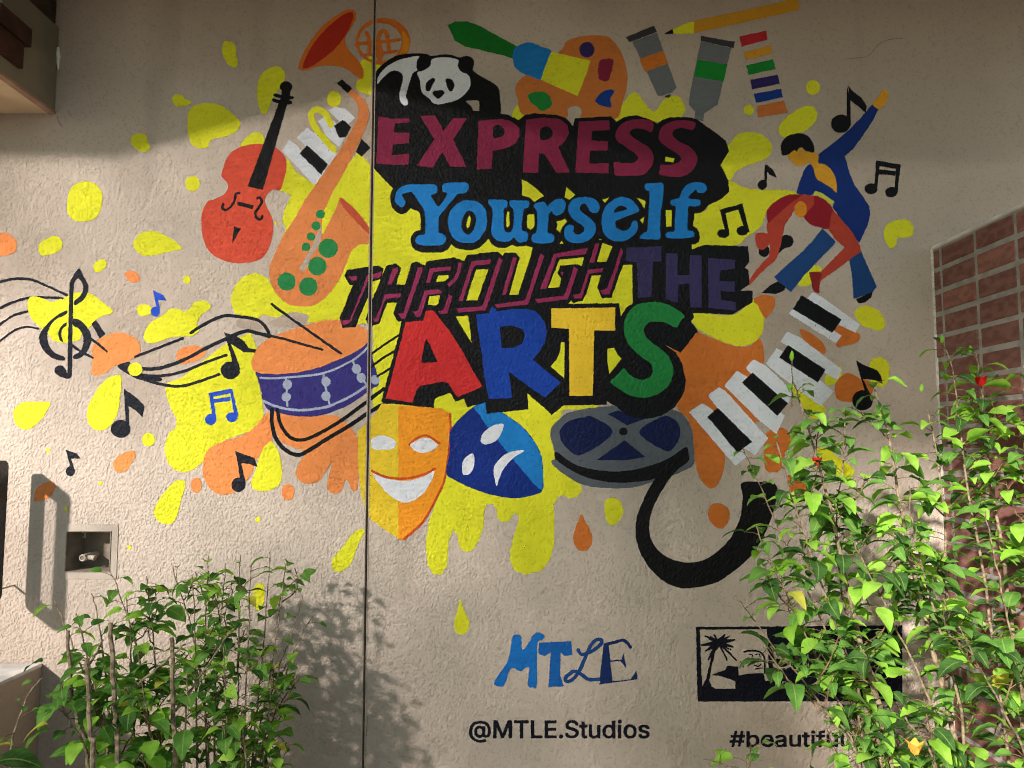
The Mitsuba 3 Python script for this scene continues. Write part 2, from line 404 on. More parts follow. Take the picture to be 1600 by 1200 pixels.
# --- french horn
HO = lin(212, 110, 34)
p_('french_horn', HO, U(poly('p', '466,105 472,88 485,65 505,40 528,23 545,15 555,18 556,30 548,45 540,58 540,68 548,82 560,95 568,110 566,124 555,118 545,110 535,105 520,103 500,103 480,110 468,108'),
    ell('p', 598.5, 65, 43, 37).difference(ell('p', 594, 66, 34, 30)), stroke('p', '556,70 580,66 605,65 624,62', 5), stroke('p', '573,52 577,66 577,84', 6), stroke('p', '590,88 591,60 597,49 604,53 608,78', 6),
    stroke('p', '565,86 590,84 620,80', 4.5), stroke('p', '593,70 596,84 592,96', 6)), 'painted orange french horn with a dark red bell')
p_('french_horn__bell', lin(176, 40, 22), poly('p', '473,107 478,90 490,68 510,45 530,28 545,19 552,22 550,35 540,55 525,75 505,92 487,104'))
p_('french_horn__crook', lin(226, 142, 28), poly('p', '628,50 637,58 640,70 636,80 625,84 630,70'))

# --- brush, palette, tubes, pencil, swatches
p_('palette', lin(206, 118, 54), poly('x', '310,310 335,265 400,235 500,222 590,228 640,265 690,345 720,460 715,560 690,640 645,745 445,740 435,690 400,662 350,680 325,740 80,725 35,620 22,550 60,490 190,400'), 'painted orange artist palette with blobs of colour')
p_('palette__paint_blob', lin(50, 36, 92), ell('x', 468, 312, 48, 48))
p_('palette__paint_blob', lin(134, 34, 60), poly('x', '545,385 580,370 630,375 625,440 600,505 560,505 540,480'))
p_('palette__paint_blob', lin(18, 60, 140), poly('x', '520,625 560,580 610,560 638,575 615,620 620,670 575,665 540,655'))
p_('palette__paint_blob', lin(30, 130, 52), poly('x', '100,595 150,575 210,580 245,625 245,665 190,695 150,665 115,640'))
p_('paint_brush', lin(16, 116, 36), poly('p', '700,39 712,34 732,34 750,41 808,73 803,92 790,88 725,72 711,64', False), 'painted brush with green handle and yellow bristles')
p_('paint_brush__ferrule', BLU, poly('x', '8,320 50,280 110,266 180,290 245,322 215,410 180,497 110,475 50,450 12,405'))
p_('paint_brush__bristles', YEL, poly('x', '245,325 490,380 470,450 410,602 180,500 205,420', False))
GRY, GRD = lin(112, 114, 116), lin(58, 58, 62)
p_('paint_tube', GRY, poly('x', '752,262 905,205 1028,550 1000,580 935,600 910,595', False), 'painted grey paint tube with an orange band')
p_('paint_tube__band', lin(214, 118, 40), poly('x', '795,368 945,318 975,398 828,450', False))
p_('paint_tube__cap', GRD, U(poly('x', '710,235 885,160 905,200 735,265', False), poly('x', '955,598 990,588 985,612 960,612', False)))
k = 'paint_tube_001'
p_(k, GRY, poly('x', '1180,258 1370,300 1285,655 1200,710 1195,760 1140,740 1145,700 1105,655 1110,590', False), 'painted grey paint tube with a green band')
p_(k + '__band', lin(24, 134, 46), poly('x', '1160,375 1345,405 1322,510 1135,480', False))
p_(k + '__cap', GRD, poly('x', '1180,225 1392,262 1385,302 1180,255', False))
p_('pencil', lin(206, 146, 36), poly('p', '1083,33 1200,8 1247,-3 1249,16 1200,27 1084,52', False), 'painted yellow pencil at the top of the mural')
p_('pencil__wood', YEL, poly('x', '1003,185 1100,140 1138,136 1134,210 1008,213', False)); p_('pencil__tip', BLK, poly('x', '948,213 1004,182 1009,213', False))
for t, c, n in (('1155,57 1197,48 1199,62 1159,73', lin(186, 42, 48), 'red'), ('1162,82 1204,71 1206,84 1165,94', lin(212, 150, 42), 'ochre'), ('1166,102 1208,93 1212,108 1170,117', lin(22, 130, 46), 'green'),
                ('1172,125 1215,117 1218,131 1175,140', lin(46, 34, 96), 'purple'), ('1178,147 1220,139 1223,152 1181,161', lin(16, 56, 136), 'blue'), ('1183,166 1225,157 1231,176 1184,184', lin(208, 116, 56), 'orange')):
    p_('colour_swatch', c, poly('p', t, False), f'painted {n} swatch in the column of six')

# --- dancers
p_('music_note', BLK, U(ell('n', 452, 555, 60, 58), poly('n', '375,665 395,540 450,605', False), ell('n', 250, 640, 48, 55)))
p_('music_note', BLK, U(ell('m', 935, 420, 88, 82), poly('m', '990,80 1020,200 1024,430 985,420', False), poly('m', '1000,80 1040,130 1120,190 1165,260 1160,325 1090,265 1018,210', False)))
SUIT, SUIL, SKIN, RED, ROR = lin(14, 46, 116), lin(28, 68, 122), lin(224, 158, 40), lin(152, 26, 38), lin(186, 66, 46)
p_('dancing_man', SUIT, U(poly('m', '735,690 870,590 1000,480 1100,380 1212,250 1272,285 1210,410 1130,530 1040,650 970,710 1020,880 1060,970 1130,1070 1190,1160 1197,1230 1175,1320 1100,1485 1070,1450 1000,1350 860,1165 880,1115 800,1060 700,1020 680,1060 540,1045 560,960 600,850 640,790 700,770', False)), 'painted dancing man in a blue suit with one arm raised')
p_('dancing_man__leg', SUIL, poly('n', '770,440 890,560 870,590 740,720 600,870 490,1010 370,910 340,875 460,760 600,640 700,530', False))
p_('dancing_man__leg', SUIL, poly('n', '1115,640 1180,790 1255,960 1220,1010 1050,1070 1030,830 1005,700', False))
p_('dancing_man__shoe', BLK, poly('n', '370,912 440,960 430,992 360,1025 230,1015 300,950', False)); p_('dancing_man__shoe', BLK, poly('n', '1070,1072 1222,1002 1210,1050 1150,1100 1090,1108', False))
p_('dancing_man__skin', SKIN, U(poly('m', '465,700 490,660 530,650 560,640 585,632 615,665 700,675 735,700 735,760 740,770 800,790 850,835 890,920 902,1025 885,1030 840,990 720,910 695,830 660,775 620,780 590,800 540,795 490,755'), poly('m', '1222,240 1290,150 1305,120 1345,125 1360,170 1350,210 1280,290')))
p_('dancing_man__hair', BLK, poly('m', '415,700 400,640 410,580 470,525 560,505 640,530 685,590 696,672 640,668 612,655 590,632 560,640 541,668 520,655 470,692'))
p_('paint_patch', lin(206, 204, 80), poly('m', '700,1020 760,1035 872,1112 852,1142 690,1060', False))
p_('dancing_woman', ROR, U(poly('n', '510,200 500,310 440,400 420,480 390,620 350,720 270,790 170,890 120,945 125,890 230,750 290,690 300,580 280,480 285,380 400,270'), poly('n', '170,520 190,482 260,478 300,500 300,570 260,620 220,630 180,590'),
    poly('n', '840,240 940,360 1040,480 1110,600 1112,648 1050,690 960,760 850,840 760,905 740,960 700,900 700,830 760,825 850,730 970,610 900,550 830,460 800,340', False), poly('n', '500,200 600,138 705,150 690,230 610,340 510,280', False)), 'painted dancing woman in red bending backwards')
p_('dancing_woman__bodice', RED, poly('n', '285,395 270,330 272,280 320,220 400,165 480,135 600,134 560,165 500,205 400,290', False))
p_('dancing_woman__skirt', RED, poly('n', '700,148 800,193 862,265 845,340 825,442 740,430 670,405 610,335 690,230'))
p_('dancing_woman__shoe', lin(140, 36, 36), poly('n', '650,830 720,824 772,850 745,900 742,1022 690,1005', False))
p_('dancing_woman__hand', lin(226, 140, 32), ell('n', 575, 270, 56, 72))

# --- lower piano keys
for c, t in (('w', '1105,175 1190,120 1250,160 1470,450 1395,512'), ('w', '1225,70 1295,20 1340,50 1600,340 1520,445 1450,400 1280,150'), ('v', '335,720 430,610 500,650 780,940 720,1075 600,980 450,830'), ('v', '495,585 550,525 640,570 840,760 810,850 650,720 520,620'),
             ('v', '640,555 720,445 800,480 1140,760 1050,870 880,750 700,610'), ('v', '750,395 800,320 890,360 1200,600 1170,680 1100,640 800,430'), ('v', '810,190 840,150 900,180 1200,350 1160,408 1000,310'), ('v', '950,75 985,30 1060,70 1335,270 1300,330 1180,270 900,80')):
    p_('piano_key', WHT, poly(c, t, False), 'painted white piano key in the strip below the dancers')
for c, t in (('w', '1220,205 1285,148 1500,360 1410,432'), ('v', '465,695 545,622 805,850 725,940'), ('v', '740,512 805,420 1080,600 1025,695'), ('v', '840,155 905,55 1200,232 1130,330')):
    p_('black_key', BLK, poly(c, t, False))

# --- staff, treble clef, notes
LINE = lin(20, 22, 32)
p_('music_staff', LINE, U(stroke('j', '-40,215 100,180 240,185 380,240 520,305', 20), stroke('j', '-40,425 120,355 250,325 400,325 490,330', 20), stroke('j', '-40,565 100,470 220,430', 18), stroke('j', '-40,700 100,590 200,555 300,567', 16)), 'black staff lines sweeping in from the left edge')
yb('43,480 47,465 60,464 82,472 98,468 108,500 85,528 75,520 62,510 50,498', key='paint_splash')
p_('treble_clef', LINE, U(stroke('j', '560,215 556,400 549,700 545,925', 33), poly('j', '545,250 555,190 615,100 650,150 690,230 685,290 650,345 590,385 580,355 620,320 650,270 645,220 610,175 580,215 575,260'),
    poly('j', '520,425 440,470 360,540 310,620 315,690 360,760 430,805 500,815 500,785 430,755 385,700 370,620 400,540 450,490 520,455'), poly('j', '575,490 640,510 690,570 715,640 700,710 660,770 610,805 575,800 575,780 620,750 650,700 650,630 620,570 575,545'),
    poly('j', '520,520 480,550 458,600 465,650 495,670 480,620 490,570 520,545'), poly('j', '428,890 450,860 490,856 515,890 525,915 560,900 558,940 530,958 480,945 440,922')), 'large black treble clef on a yellow splash')
p_('brush_mark', LINE, U(poly('j', '715,530 750,500 825,610 780,645', False), stroke('j', '700,640 770,690 835,745', 20), stroke('j', '565,700 640,750 725,795', 20)))
p_('music_staff', LINE, U(stroke('l', '845,1030 1000,970 1140,915', 16), stroke('l', '1195,880 1290,820 1400,775 1500,780 1600,797 1650,830 1680,880', 20), stroke('l', '890,1105 1000,1100 1150,1050 1300,970 1420,915 1530,870 1600,880 1690,905', 22),
    stroke('l', '860,1140 1000,1150 1150,1120 1300,1060 1415,1020', 18), stroke('l', '880,1165 1000,1200 1120,1215 1230,1190 1370,1140', 18), poly('l', '735,1090 800,1062 815,1080 795,1110 815,1135 870,1150 1000,1160 1000,1182 900,1180 820,1150')), 'black staff lines flowing from the yellow dot to the drum')
p_('paint_dot', YEL, ell('l', 846, 1108, 45, 42))


def note(c, head, stem, flag, col=LINE, label=None):
    p_('music_note', col, U(ell(c, *head), poly(c, stem, False), poly(c, flag, False)), label)


note('l', (1440, 1115, 60, 56), '1405,885 1450,960 1505,1110 1470,1120', '1398,875 1480,905 1530,935 1555,975 1640,995 1650,1010 1520,1000 1440,945')
note('z', (755, 280, 60, 56), '775,30 802,80 808,270 815,295 785,230', '775,30 860,90 905,140 890,205 850,165 795,135')
note('z', (440, 545, 28, 31), '413,415 430,430 464,530 445,535', '410,410 480,435 505,465 430,468')
note('z', (1490, 630, 44, 45), '1475,425 1505,470 1535,610 1530,640 1500,590', '1470,420 1590,460 1612,520 1560,500 1490,492')
note('l', (972, 748, 28, 32), '956,615 977,625 1001,738 983,738', '955,612 1020,645 1042,680 982,675', lin(34, 76, 186), 'small blue painted note above the staff')
p_('music_note', lin(34, 76, 186), U(ell('z', 1318, 222, 35, 34), ell('z', 1450, 207, 35, 31), poly('z', '1305,55 1332,60 1354,220 1330,215', False), poly('z', '1436,35 1452,32 1490,190 1482,215 1465,190', False), poly('z', '1305,55 1445,30 1448,56 1310,86', False), poly('z', '1330,96 1440,78 1444,104 1336,120', False)), 'blue painted pair of beamed notes below the staff')
note('m', (235, 965, 41, 44), '256,790 276,790 274,985 250,970', '266,778 330,830 364,902 300,875 270,845', BLK)
p_('music_note', BLK, U(ell('m', 1205, 1000, 58, 48), ell('m', 1385, 1030, 54, 46), poly('m', '1250,750 1285,760 1260,1000 1230,1000', False), poly('m', '1430,790 1466,800 1442,1035 1412,1020', False), poly('m', '1252,745 1472,785 1462,828 1255,792', False), poly('m', '1262,825 1425,845 1420,882 1265,870', False)))
p_('music_note', BLK, U(ell('i', 1320, 260, 38, 28), ell('i', 1440, 243, 38, 30), poly('i', '1298,110 1330,115 1360,265 1335,260', False), poly('i', '1405,85 1440,72 1485,255 1455,240', False), poly('i', '1298,110 1442,72 1444,105 1305,140', False)))
note('o', (1250, 570, 108, 106), '1185,155 1230,300 1332,510 1285,530', '1183,155 1270,205 1400,255 1440,310 1462,402 1380,360 1235,345', BLK)

# --- drum
p_('snare_drum', lin(54, 46, 118), poly('h', '130,680 300,695 500,680 700,640 900,565 1100,470 1205,380 1218,400 1248,560 1305,790 1230,850 1050,980 900,1050 750,1100 600,1115 450,1100 330,1070 215,1020 160,800'), 'painted purple snare drum with an orange head')
p_('snare_drum__head', ORA, poly('h', '122,685 80,610 95,540 150,440 250,360 400,300 600,235 800,185 950,185 1100,230 1190,280 1218,330 1205,390 1100,480 900,572 700,650 500,690 300,705'))
SIL = lin(166, 172, 190)
p_('snare_drum__hoop', SIL, U(stroke('h', '165,740 300,745 450,735 700,710 850,670 1000,600 1100,540 1205,440', 20), stroke('h', '200,965 300,1010 450,1045 600,1050 800,1020 950,960 1100,880 1205,800', 24)))
p_('snare_drum__lug', SIL, U(*[ell('h', x, y, 44, 47) for x, y in ((425, 805), (415, 925), (797, 778), (797, 917), (1090, 655), (1135, 740), (1270, 758))], stroke('h', '412,745 420,860 425,1010', 20), stroke('h', '770,700 797,850 830,1000', 20), stroke('h', '1050,570 1110,700 1190,810', 20)))
p_('drum_stick', LINE, U(stroke('h', '275,35 600,268 940,508', 25), ), 'black drumstick resting on the drum head'); p_('drum_stick', LINE, stroke('h', '200,318 400,370 760,470', 24))
p_('staff_line', BLK, U(stroke('h', '1205,530 1300,462 1420,380 1540,302', 22), stroke('h', '1225,640 1340,555 1480,470', 22), stroke('h', '1290,728 1420,648', 22),
    stroke('k', '102,160 100,240 120,330 170,400 240,440 300,432 450,340 600,250 710,175 825,112', 25), stroke('k', '135,160 150,240 190,310 240,345 330,340 500,250 640,150 800,30', 22)), 'black staff lines curling under the drum')

# --- masks
p_('comedy_mask', lin(232, 196, 44), poly('q', '270,50 390,60 390,1048 300,985 190,905 150,840 110,700 92,500 90,250 185,165', False), 'painted smiling comedy mask, half yellow and half orange')
p_('comedy_mask__orange_half', lin(244, 152, 32), poly('q', '388,62 700,83 770,122 776,250 750,500 720,640 650,790 560,930 490,1005 412,1052 388,1047', False))  # orange half of the two-colour mask
p_('comedy_mask__edge', lin(200, 78, 30), U(stroke('q', '768,125 772,270 748,500 718,640 650,780 560,930 430,1045', 17), stroke('q', '470,352 530,302 600,286 690,342', 16), stroke('q', '195,545 300,590 430,602 560,576 660,530', 18)))
p_('comedy_mask__eye', WHT, poly('q', '185,330 210,295 270,285 340,305 372,345 340,385 260,390 200,382')); p_('comedy_mask__eye', WHT, poly('q', '475,358 530,318 600,302 680,355 620,402 540,412'))
p_('comedy_mask__smile', WHT, poly('q', '200,565 300,602 440,617 560,592 652,548 620,640 560,720 470,775 390,765 290,690'))
p_('tragedy_mask', lin(10, 42, 122), poly('q', '930,80 1030,40 1160,120 1300,220 1390,330 1440,440 1452,580 1445,690 1350,730 1220,745 1050,715 900,660 800,610 740,560 765,400 775,240'), 'painted sad tragedy mask in two blues')
p_('tragedy_mask__light_half', BLU, poly('q', '940,75 1030,38 1160,120 1300,220 1390,330 1440,440 1452,580 1444,692 1380,635 1180,400 1050,230', False))
p_('tragedy_mask__eye', WHT, poly('q', '995,330 1010,270 1080,215 1150,200 1160,225 1120,310 1040,350')); p_('tragedy_mask__eye', WHT, poly('q', '860,560 860,480 900,430 940,420 945,500 920,560 880,575'))
p_('tragedy_mask__mouth', WHT, poly('q', '1110,655 1088,540 1120,470 1200,410 1302,390 1300,406 1220,460 1160,530 1130,600'))

# --- film reel
p_('film_reel', lin(92, 96, 102), poly('r', '75,230 95,160 170,100 280,70 420,55 600,55 790,75 860,115 900,180 912,260 915,390 840,440 700,490 560,530 420,535 280,520 180,470 100,410 80,375 108,345'), 'painted grey film reel trailing black film')
p_('film_reel__opening', lin(14, 26, 70), U(poly('r', '130,230 140,180 190,140 270,120 325,120 440,210 260,340 170,300'), poly('r', '595,210 720,120 780,120 825,160 835,220 815,270 755,318'), poly('r', '510,255 630,352 520,372 345,370', False), poly('r', '410,100 470,80 600,110 640,125 525,168', False)))
p_('film_reel__film', BLK, U(poly('r', '108,322 200,385 300,420 450,437 600,420 760,365 865,295 885,330 880,380 790,440 690,480 560,500 420,500 280,470 180,420 105,365'),
    poly('r', '880,370 780,470 700,600 660,700 655,800 690,880 760,940 860,970 960,960 1060,900 1140,810 1190,690 1200,580 1195,505 1300,498 1400,520 1390,640 1340,780 1260,920 1150,1020 1040,1090 900,1120 800,1110 700,1050 620,950 580,850 575,750 600,650 690,480 800,430'), ell('r', 503, 203, 25, 22)))

# --- lettering: the black ground first
E_blk = poly('p', '584,165 584,263 600,280 616,296 640,325 690,345 1084,345 1085,334 1099,330 1108,320 1126,312 1139,300 1138,282 1126,258 1139,236 1134,220 1116,206 1100,195 1090,187 1075,183 1050,183 1036,187 1027,193 1015,187 995,180 975,183 963,191 955,182 935,183 898,185 896,197 885,185 870,180 835,177 820,180 810,188 796,180 780,177 770,175', False)
Ys = [poly('a', '160,330 115,290 105,240 125,180 180,130 260,112 380,112 480,115 512,150 505,195 470,210 455,225 480,270 520,325 560,290 605,215 600,190 565,180 560,135 580,105 640,97 780,95 815,120 810,165 780,195 710,205 690,225 640,285 570,370 535,420 525,480 528,570 560,585 595,620 590,665 550,695 450,700 350,695 305,665 305,630 340,600 390,590 400,500 395,410 380,350 340,290 290,215 260,185 210,195 175,215 190,250 205,280 195,315'),
      poly('a', '800,265 900,280 965,340 990,430 980,530 940,610 870,670 790,675 700,655 640,585 615,480 625,400 670,330 730,285').difference(poly('a', '825,365 870,400 885,450 870,530 820,590 770,575 745,520 750,450 780,390')),
      poly('a', '1000,275 1015,258 1100,258 1170,262 1187,290 1180,330 1155,350 1150,400 1150,500 1165,560 1200,572 1230,555 1245,500 1248,400 1240,345 1210,320 1205,280 1225,262 1320,270 1385,272 1395,300 1385,335 1345,350 1335,420 1325,500 1330,555 1375,570 1388,610 1370,655 1310,672 1270,650 1245,620 1220,650 1170,665 1100,655 1050,615 1030,550 1040,470 1045,400 1035,330 1010,305'),
      poly('b', '-98,330 -95,305 -60,288 0,280 25,310 35,320 80,280 120,255 170,252 205,285 205,340 180,385 130,412 90,395 80,370 65,375 45,400 40,460 35,540 40,580 85,590 100,625 90,660 50,675 -40,680 -100,670 -120,640 -115,600 -80,575 -68,540 -65,450 -68,380 -80,350'),
      poly('b', '430,345 415,315 385,298 355,310 345,345 370,385 430,430 480,480 497,540 480,600 430,650 350,675 260,670 205,630 190,570 200,530 235,502 275,505 290,530 280,565 310,590 350,590 385,560 385,525 350,495 290,455 245,400 232,340 255,280 310,245 390,232 470,245 520,290 535,340 515,380 475,390 440,370'),
      poly('b', '915,360 895,320 850,265 790,238 730,235 650,270 590,330 558,420 555,510 580,590 640,645 730,660 820,635 880,580 905,520 895,475 870,462 845,480 830,520 790,555 745,555 700,530 685,490 690,465 750,440 850,400 905,378').difference(poly('b', '670,385 690,345 730,318 770,322 800,350 760,365 710,375')),
      poly('b', '965,130 990,105 1060,100 1143,108 1142,250 1120,400 1118,560 1115,635 1040,640 930,632 930,605 965,575 990,560 1000,450 1010,300 1015,190 985,170'),
      poly('b', '1215,280 1230,260 1290,245 1310,225 1330,170 1380,115 1450,90 1520,95 1560,125 1560,165 1530,195 1480,190 1460,165 1440,175 1400,220 1400,250 1480,255 1505,280 1495,315 1450,325 1390,325 1385,400 1380,480 1380,550 1430,560 1445,600 1430,620 1320,632 1190,628 1170,600 1180,575 1240,565 1255,540 1260,430 1265,330 1225,310')]
yu = unary_union(Ys)
Y_blk = U(yu.buffer(7.5), affinity.translate(yu.buffer(7.5), 1, 3.5), box(700, 320, 1075, 374))
T_blk = U(poly('c', '85,345 410,300 465,330 440,440 350,470 320,500 320,590 170,940 35,950 5,850 140,505 105,505 55,400', False),
          poly('c', '480,330 495,300 590,280 645,330 597,497 685,500 755,275 810,262 895,300 910,255 1200,215 1300,250 1330,190 1600,165 1600,780 1340,815 1190,825 1040,830 900,870 610,885 565,800 605,685 500,690 420,905 310,935 275,860 350,640 415,490', False),
          poly('d', '-10,172 190,155 235,200 255,165 370,162 415,215 305,605 395,605 545,115 560,20 1600,40 1600,760 1440,770 0,800', False),
          poly('e', '0,20 800,20 805,130 935,85 1390,100 1405,260 1355,320 1395,345 1405,495 1310,560 1440,565 1440,680 1230,810 820,795 830,840 795,880 870,1000 0,1000', False))
A_blk = U(poly('f', '235,190 165,480 100,720 35,965 60,985 540,1030 550,940 700,885 750,970 830,940 865,1025 1035,975 1045,1085 1450,1045 1440,890 1550,985 1675,1100 1700,20 600,100', False),
          poly('g', '0,20 785,25 800,145 870,50 960,5 1480,0 1500,160 1475,200 1540,290 1440,420 1375,500 1225,425 1330,500 1390,610 1425,760 1410,880 1320,1020 1200,1100 1060,1135 940,1130 840,1090 760,1020 665,965 665,1000 250,1005 135,1100 0,970', False))
P_blk = U(poly('s', '270,830 275,740 310,670 380,600 470,545 580,520 680,512 770,520 830,540 920,525 1020,532 1100,555 1150,540 1210,555 1235,610 1225,680 1310,740 1400,790 1470,850 1485,950 1490,1090 1420,1150 1330,1165 1290,1110 1285,1010 1270,968 1160,972 1205,1020 1235,1090 1260,1140 1260,1200 265,1200'),)
RB = box(583.5, 0, 2000, 1300)
P_blk = P_blk.intersection(RB); E_blk = E_blk.intersection(RB)
p_('lettering_ground', BLK, U(E_blk, Y_blk, T_blk, A_blk), 'solid black painted ground behind the lettering')
p_('panda', BLK, P_blk, 'painted black and white panda lying on the first word')
p_('panda__white_fur', WHT, U(poly('s', '310,805 305,770 340,700 430,620 540,570 700,540 690,580 680,640 690,680 650,700 620,780 590,880 580,930 600,985 590,1012 560,1010 525,970 520,900 545,800 550,730 510,688 440,685 370,740'),
    poly('s', '700,690 750,680 810,640 825,580 860,560 950,553 1040,562 1085,585 1080,640 1110,690 1170,715 1200,770 1190,850 1120,930 1050,970 975,990 900,1005 840,990 800,945 740,900 722,840 715,770 692,720')))
p_('panda__face', BLK, U(poly('s', '770,860 775,800 830,755 865,765 840,810 815,870 785,875'), poly('s', '960,775 990,752 1030,775 1045,830 1025,875 990,870'), poly('s', '835,900 860,875 930,872 948,900 900,948 865,935')))
for t in ('a 1325,65 1380,90 1460,150 1540,225 1500,245 1440,280 1400,240 1325,215 1330,150', 'b 215,135 300,215 245,260 197,235', 'b 560,260 627,240 585,290', 'b 890,238 975,275 970,350 930,290', 'b 920,455 965,425 950,490', 'b 1170,355 1228,360 1225,515 1172,520',
          'b 118,470 205,445 222,470 175,520 152,577 120,545 130,500', 'b 170,655 188,683 150,683', 'a 825,412 835,440 825,510 800,540 790,500 805,445', 'a 1185,375 1205,380 1205,450 1208,510 1190,530 1175,510 1178,430', 'a 1378,410 1400,395 1445,400 1447,500 1435,530 1408,550 1375,530',
          'c 1030,405 1140,398 1140,430 1100,460 1010,470', 'c 940,620 1050,612 1035,690 1010,712 920,710', 'c 1425,340 1555,340 1440,660 1325,665', 'd 828,240 1082,212 1060,308 1015,285 835,300 808,380 845,440 825,525 708,535', 'd 1275,65 1380,100 1315,262 1217,265',
          'd 1165,405 1260,400 1220,530 1270,640 1370,635 1490,295 1585,290 1590,690 1520,740 1465,830 1450,690 920,700 950,665 975,690 1070,665 1100,620', 'f 752,150 868,142 885,250 905,405 830,290', 'g 225,395 260,400 255,745 125,630 180,570 215,490',
          'g 670,465 735,450 765,515 808,555 690,705 672,600', 'x 960,980 1015,990 1010,1015 955,1010', 'd 0,165 95,60 130,90 190,115 260,120 335,85 380,105 490,95 545,110 530,200 395,605 305,605 415,215 370,162 255,165 237,200 190,155'):
    p_('yellow_gap', YEL, poly(t[0], t[2:], False))
for ch, t in (('E', '591,182 612,186 639,185 640,191 617,193 615,207 640,208 639,224 614,226 612,243 640,240 638,257 620,258 588,256 590,215'), ('X', '657,182 680,180 693,205 708,185 730,185 708,218 729,261 704,261 691,238 676,262 651,259 679,218'),
              ('P', '748,189 785,186 800,190 811,200 812,213 805,225 790,232 770,236 768,264 745,265|771,198 782,196 788,204 786,212 775,216 771,214'), ('R', '822,187 850,184 875,186 886,195 889,208 882,222 872,230 890,269 870,271 850,240 842,240 841,270 817,270|845,202 855,198 863,205 862,214 852,219 844,217'),
              ('E', '904,190 952,188 953,203 925,205 924,220 950,221 949,235 922,236 921,256 951,255 951,271 899,270')):
    o = t.split('|'); g = poly('p', o[0], False)
    for h in o[1:]:
        g = g.difference(poly('p', h))
    p_('letter_' + ch.lower(), MAR, g, f'maroon painted letter {ch} of the top word')
for t in ('1021,192 1010,187 990,187 972,193 963,205 963,218 975,228 990,238 997,248 990,254 975,255 959,254 960,264 961,274 985,275 1005,273 1018,260 1021,245 1015,232 1000,222 987,213 984,206 992,201 1008,203 1018,207',
          '1086,192 1070,188 1050,190 1035,198 1029,212 1032,222 1045,232 1060,242 1064,250 1055,256 1040,258 1032,258 1031,265 1030,272 1045,276 1065,276 1080,268 1089,253 1088,242 1078,230 1062,222 1052,213 1052,205 1062,200 1075,202 1083,203'):
    p_('letter_s', MAR, poly('p', t), 'maroon painted letter S at the end of the top word')
for ch, g in zip('Yourself', Ys):
    p_('letter_' + ch.lower(), BLU, g, f'blue painted letter {ch} of the second word')
MA2 = lin(150, 42, 84)
thr = {'T': 'c 100,415 185,408 180,455 130,455|c 290,400 315,395 310,440 130,870 100,905 40,920 20,875 110,865 180,700 250,510|c 322,400 445,360 440,400 420,430 330,437',
       'H': 'c 560,330 605,320 615,350 545,495 500,500|c 820,320 875,315 860,370 690,850 650,855 610,800 670,795 700,700 790,430|c 475,600 640,590 635,630 490,645 460,700 405,885 365,885 350,855 385,840 450,680',
       'R': 'c 945,330 1165,310 1160,350 985,365 945,480 905,480|c 1245,270 1285,275 1260,370 1225,450 1145,525 1125,490 1190,440 1225,370|c 890,560 1040,545 1070,575 1060,590 920,605 850,830 810,840 765,780 820,770 850,690|c 1140,600 1180,625 1125,800 1045,800 1035,775 1090,760',
       'O': 'c 1380,255 1580,235 1570,285 1420,300 1395,330 1285,670 1245,670|c 1225,745 1480,725 1500,700 1573,480 1662,215 1702,240 1527,765 1240,790',
       'U': 'd 345,210 385,220 270,605 228,605|d 150,705 460,665 480,640 630,175 668,205 500,705 180,740',
       'G': 'd 770,180 1125,115 1100,180 800,215 690,540 625,545|d 980,310 1020,340 915,650 600,690 575,650 865,615 890,580|d 835,365 870,370 860,410',
       'h2': 'd 1200,70 1245,75 1185,270 1137,270|d 1125,345 1290,325 1270,370 1140,385 1060,640 980,645 965,605 1040,595|d 1465,115 1490,150 1350,600 1270,600 1250,560 1320,540 1400,330'}
for ch, t in thr.items():
    p_('letter_' + ch[0].lower(), MA2, U(*[poly(s[0], s[2:], False) for s in t.split('|')]), f'outlined maroon letter {ch[0].upper()} of the slanted third word')
for ch, t in (('t', '125,115 490,100 488,255 400,265 385,625 245,640 235,265 115,250'), ('h', '535,170 660,175 655,400 780,400 785,190 905,195 910,740 790,735 780,490 665,495 660,690 535,650'), ('e', '975,220 1255,240 1255,335 1105,350 1090,460 1255,470 1250,575 1105,565 1110,660 1260,680 1265,770 980,740')):
    p_('letter_' + ch, PUR, poly('e', t, False), f'dark purple painted letter {ch.upper()} on black')
p_('letter_a', lin(206, 44, 44), poly('f', '465,95 530,90 610,185 720,330 840,530 920,680 1010,825 770,925 730,880 680,790 620,780 400,820 370,870 335,980 75,940 120,800 200,480 270,205 440,190', False).difference(poly('f', '465,365 500,420 575,590 415,597', False)), 'large red painted letter A')
p_('letter_r', lin(16, 62, 156), poly('f', '945,130 1065,120 1105,55 1150,100 1300,80 1430,78 1520,100 1600,195 1627,290 1610,400 1560,480 1495,565 1600,660 1760,785 1610,930 1500,860 1260,680 1295,935 1070,945 1030,750 1000,500 965,280', False).difference(poly('f', '1175,250 1290,238 1390,270 1420,330 1390,410 1320,450 1195,458', False)), 'large blue painted letter R')
p_('letter_t', lin(242, 198, 48), poly('g', '130,75 745,65 745,290 545,285 530,915 305,915 300,270 130,260', False), 'large yellow painted letter T')
p_('letter_s', lin(30, 126, 58), poly('g', '1410,140 1370,200 1330,255 1240,215 1150,200 1070,210 1025,260 1030,320 1070,380 1180,460 1260,540 1300,640 1300,720 1260,810 1170,890 1080,925 980,930 880,905 780,845 700,780 765,715 830,650 880,710 960,750 1040,755 1090,720 1105,660 1080,600 1000,540 890,440 840,340 830,230 870,120 950,40 1060,15 1170,15 1280,50'), 'large green painted letter S')


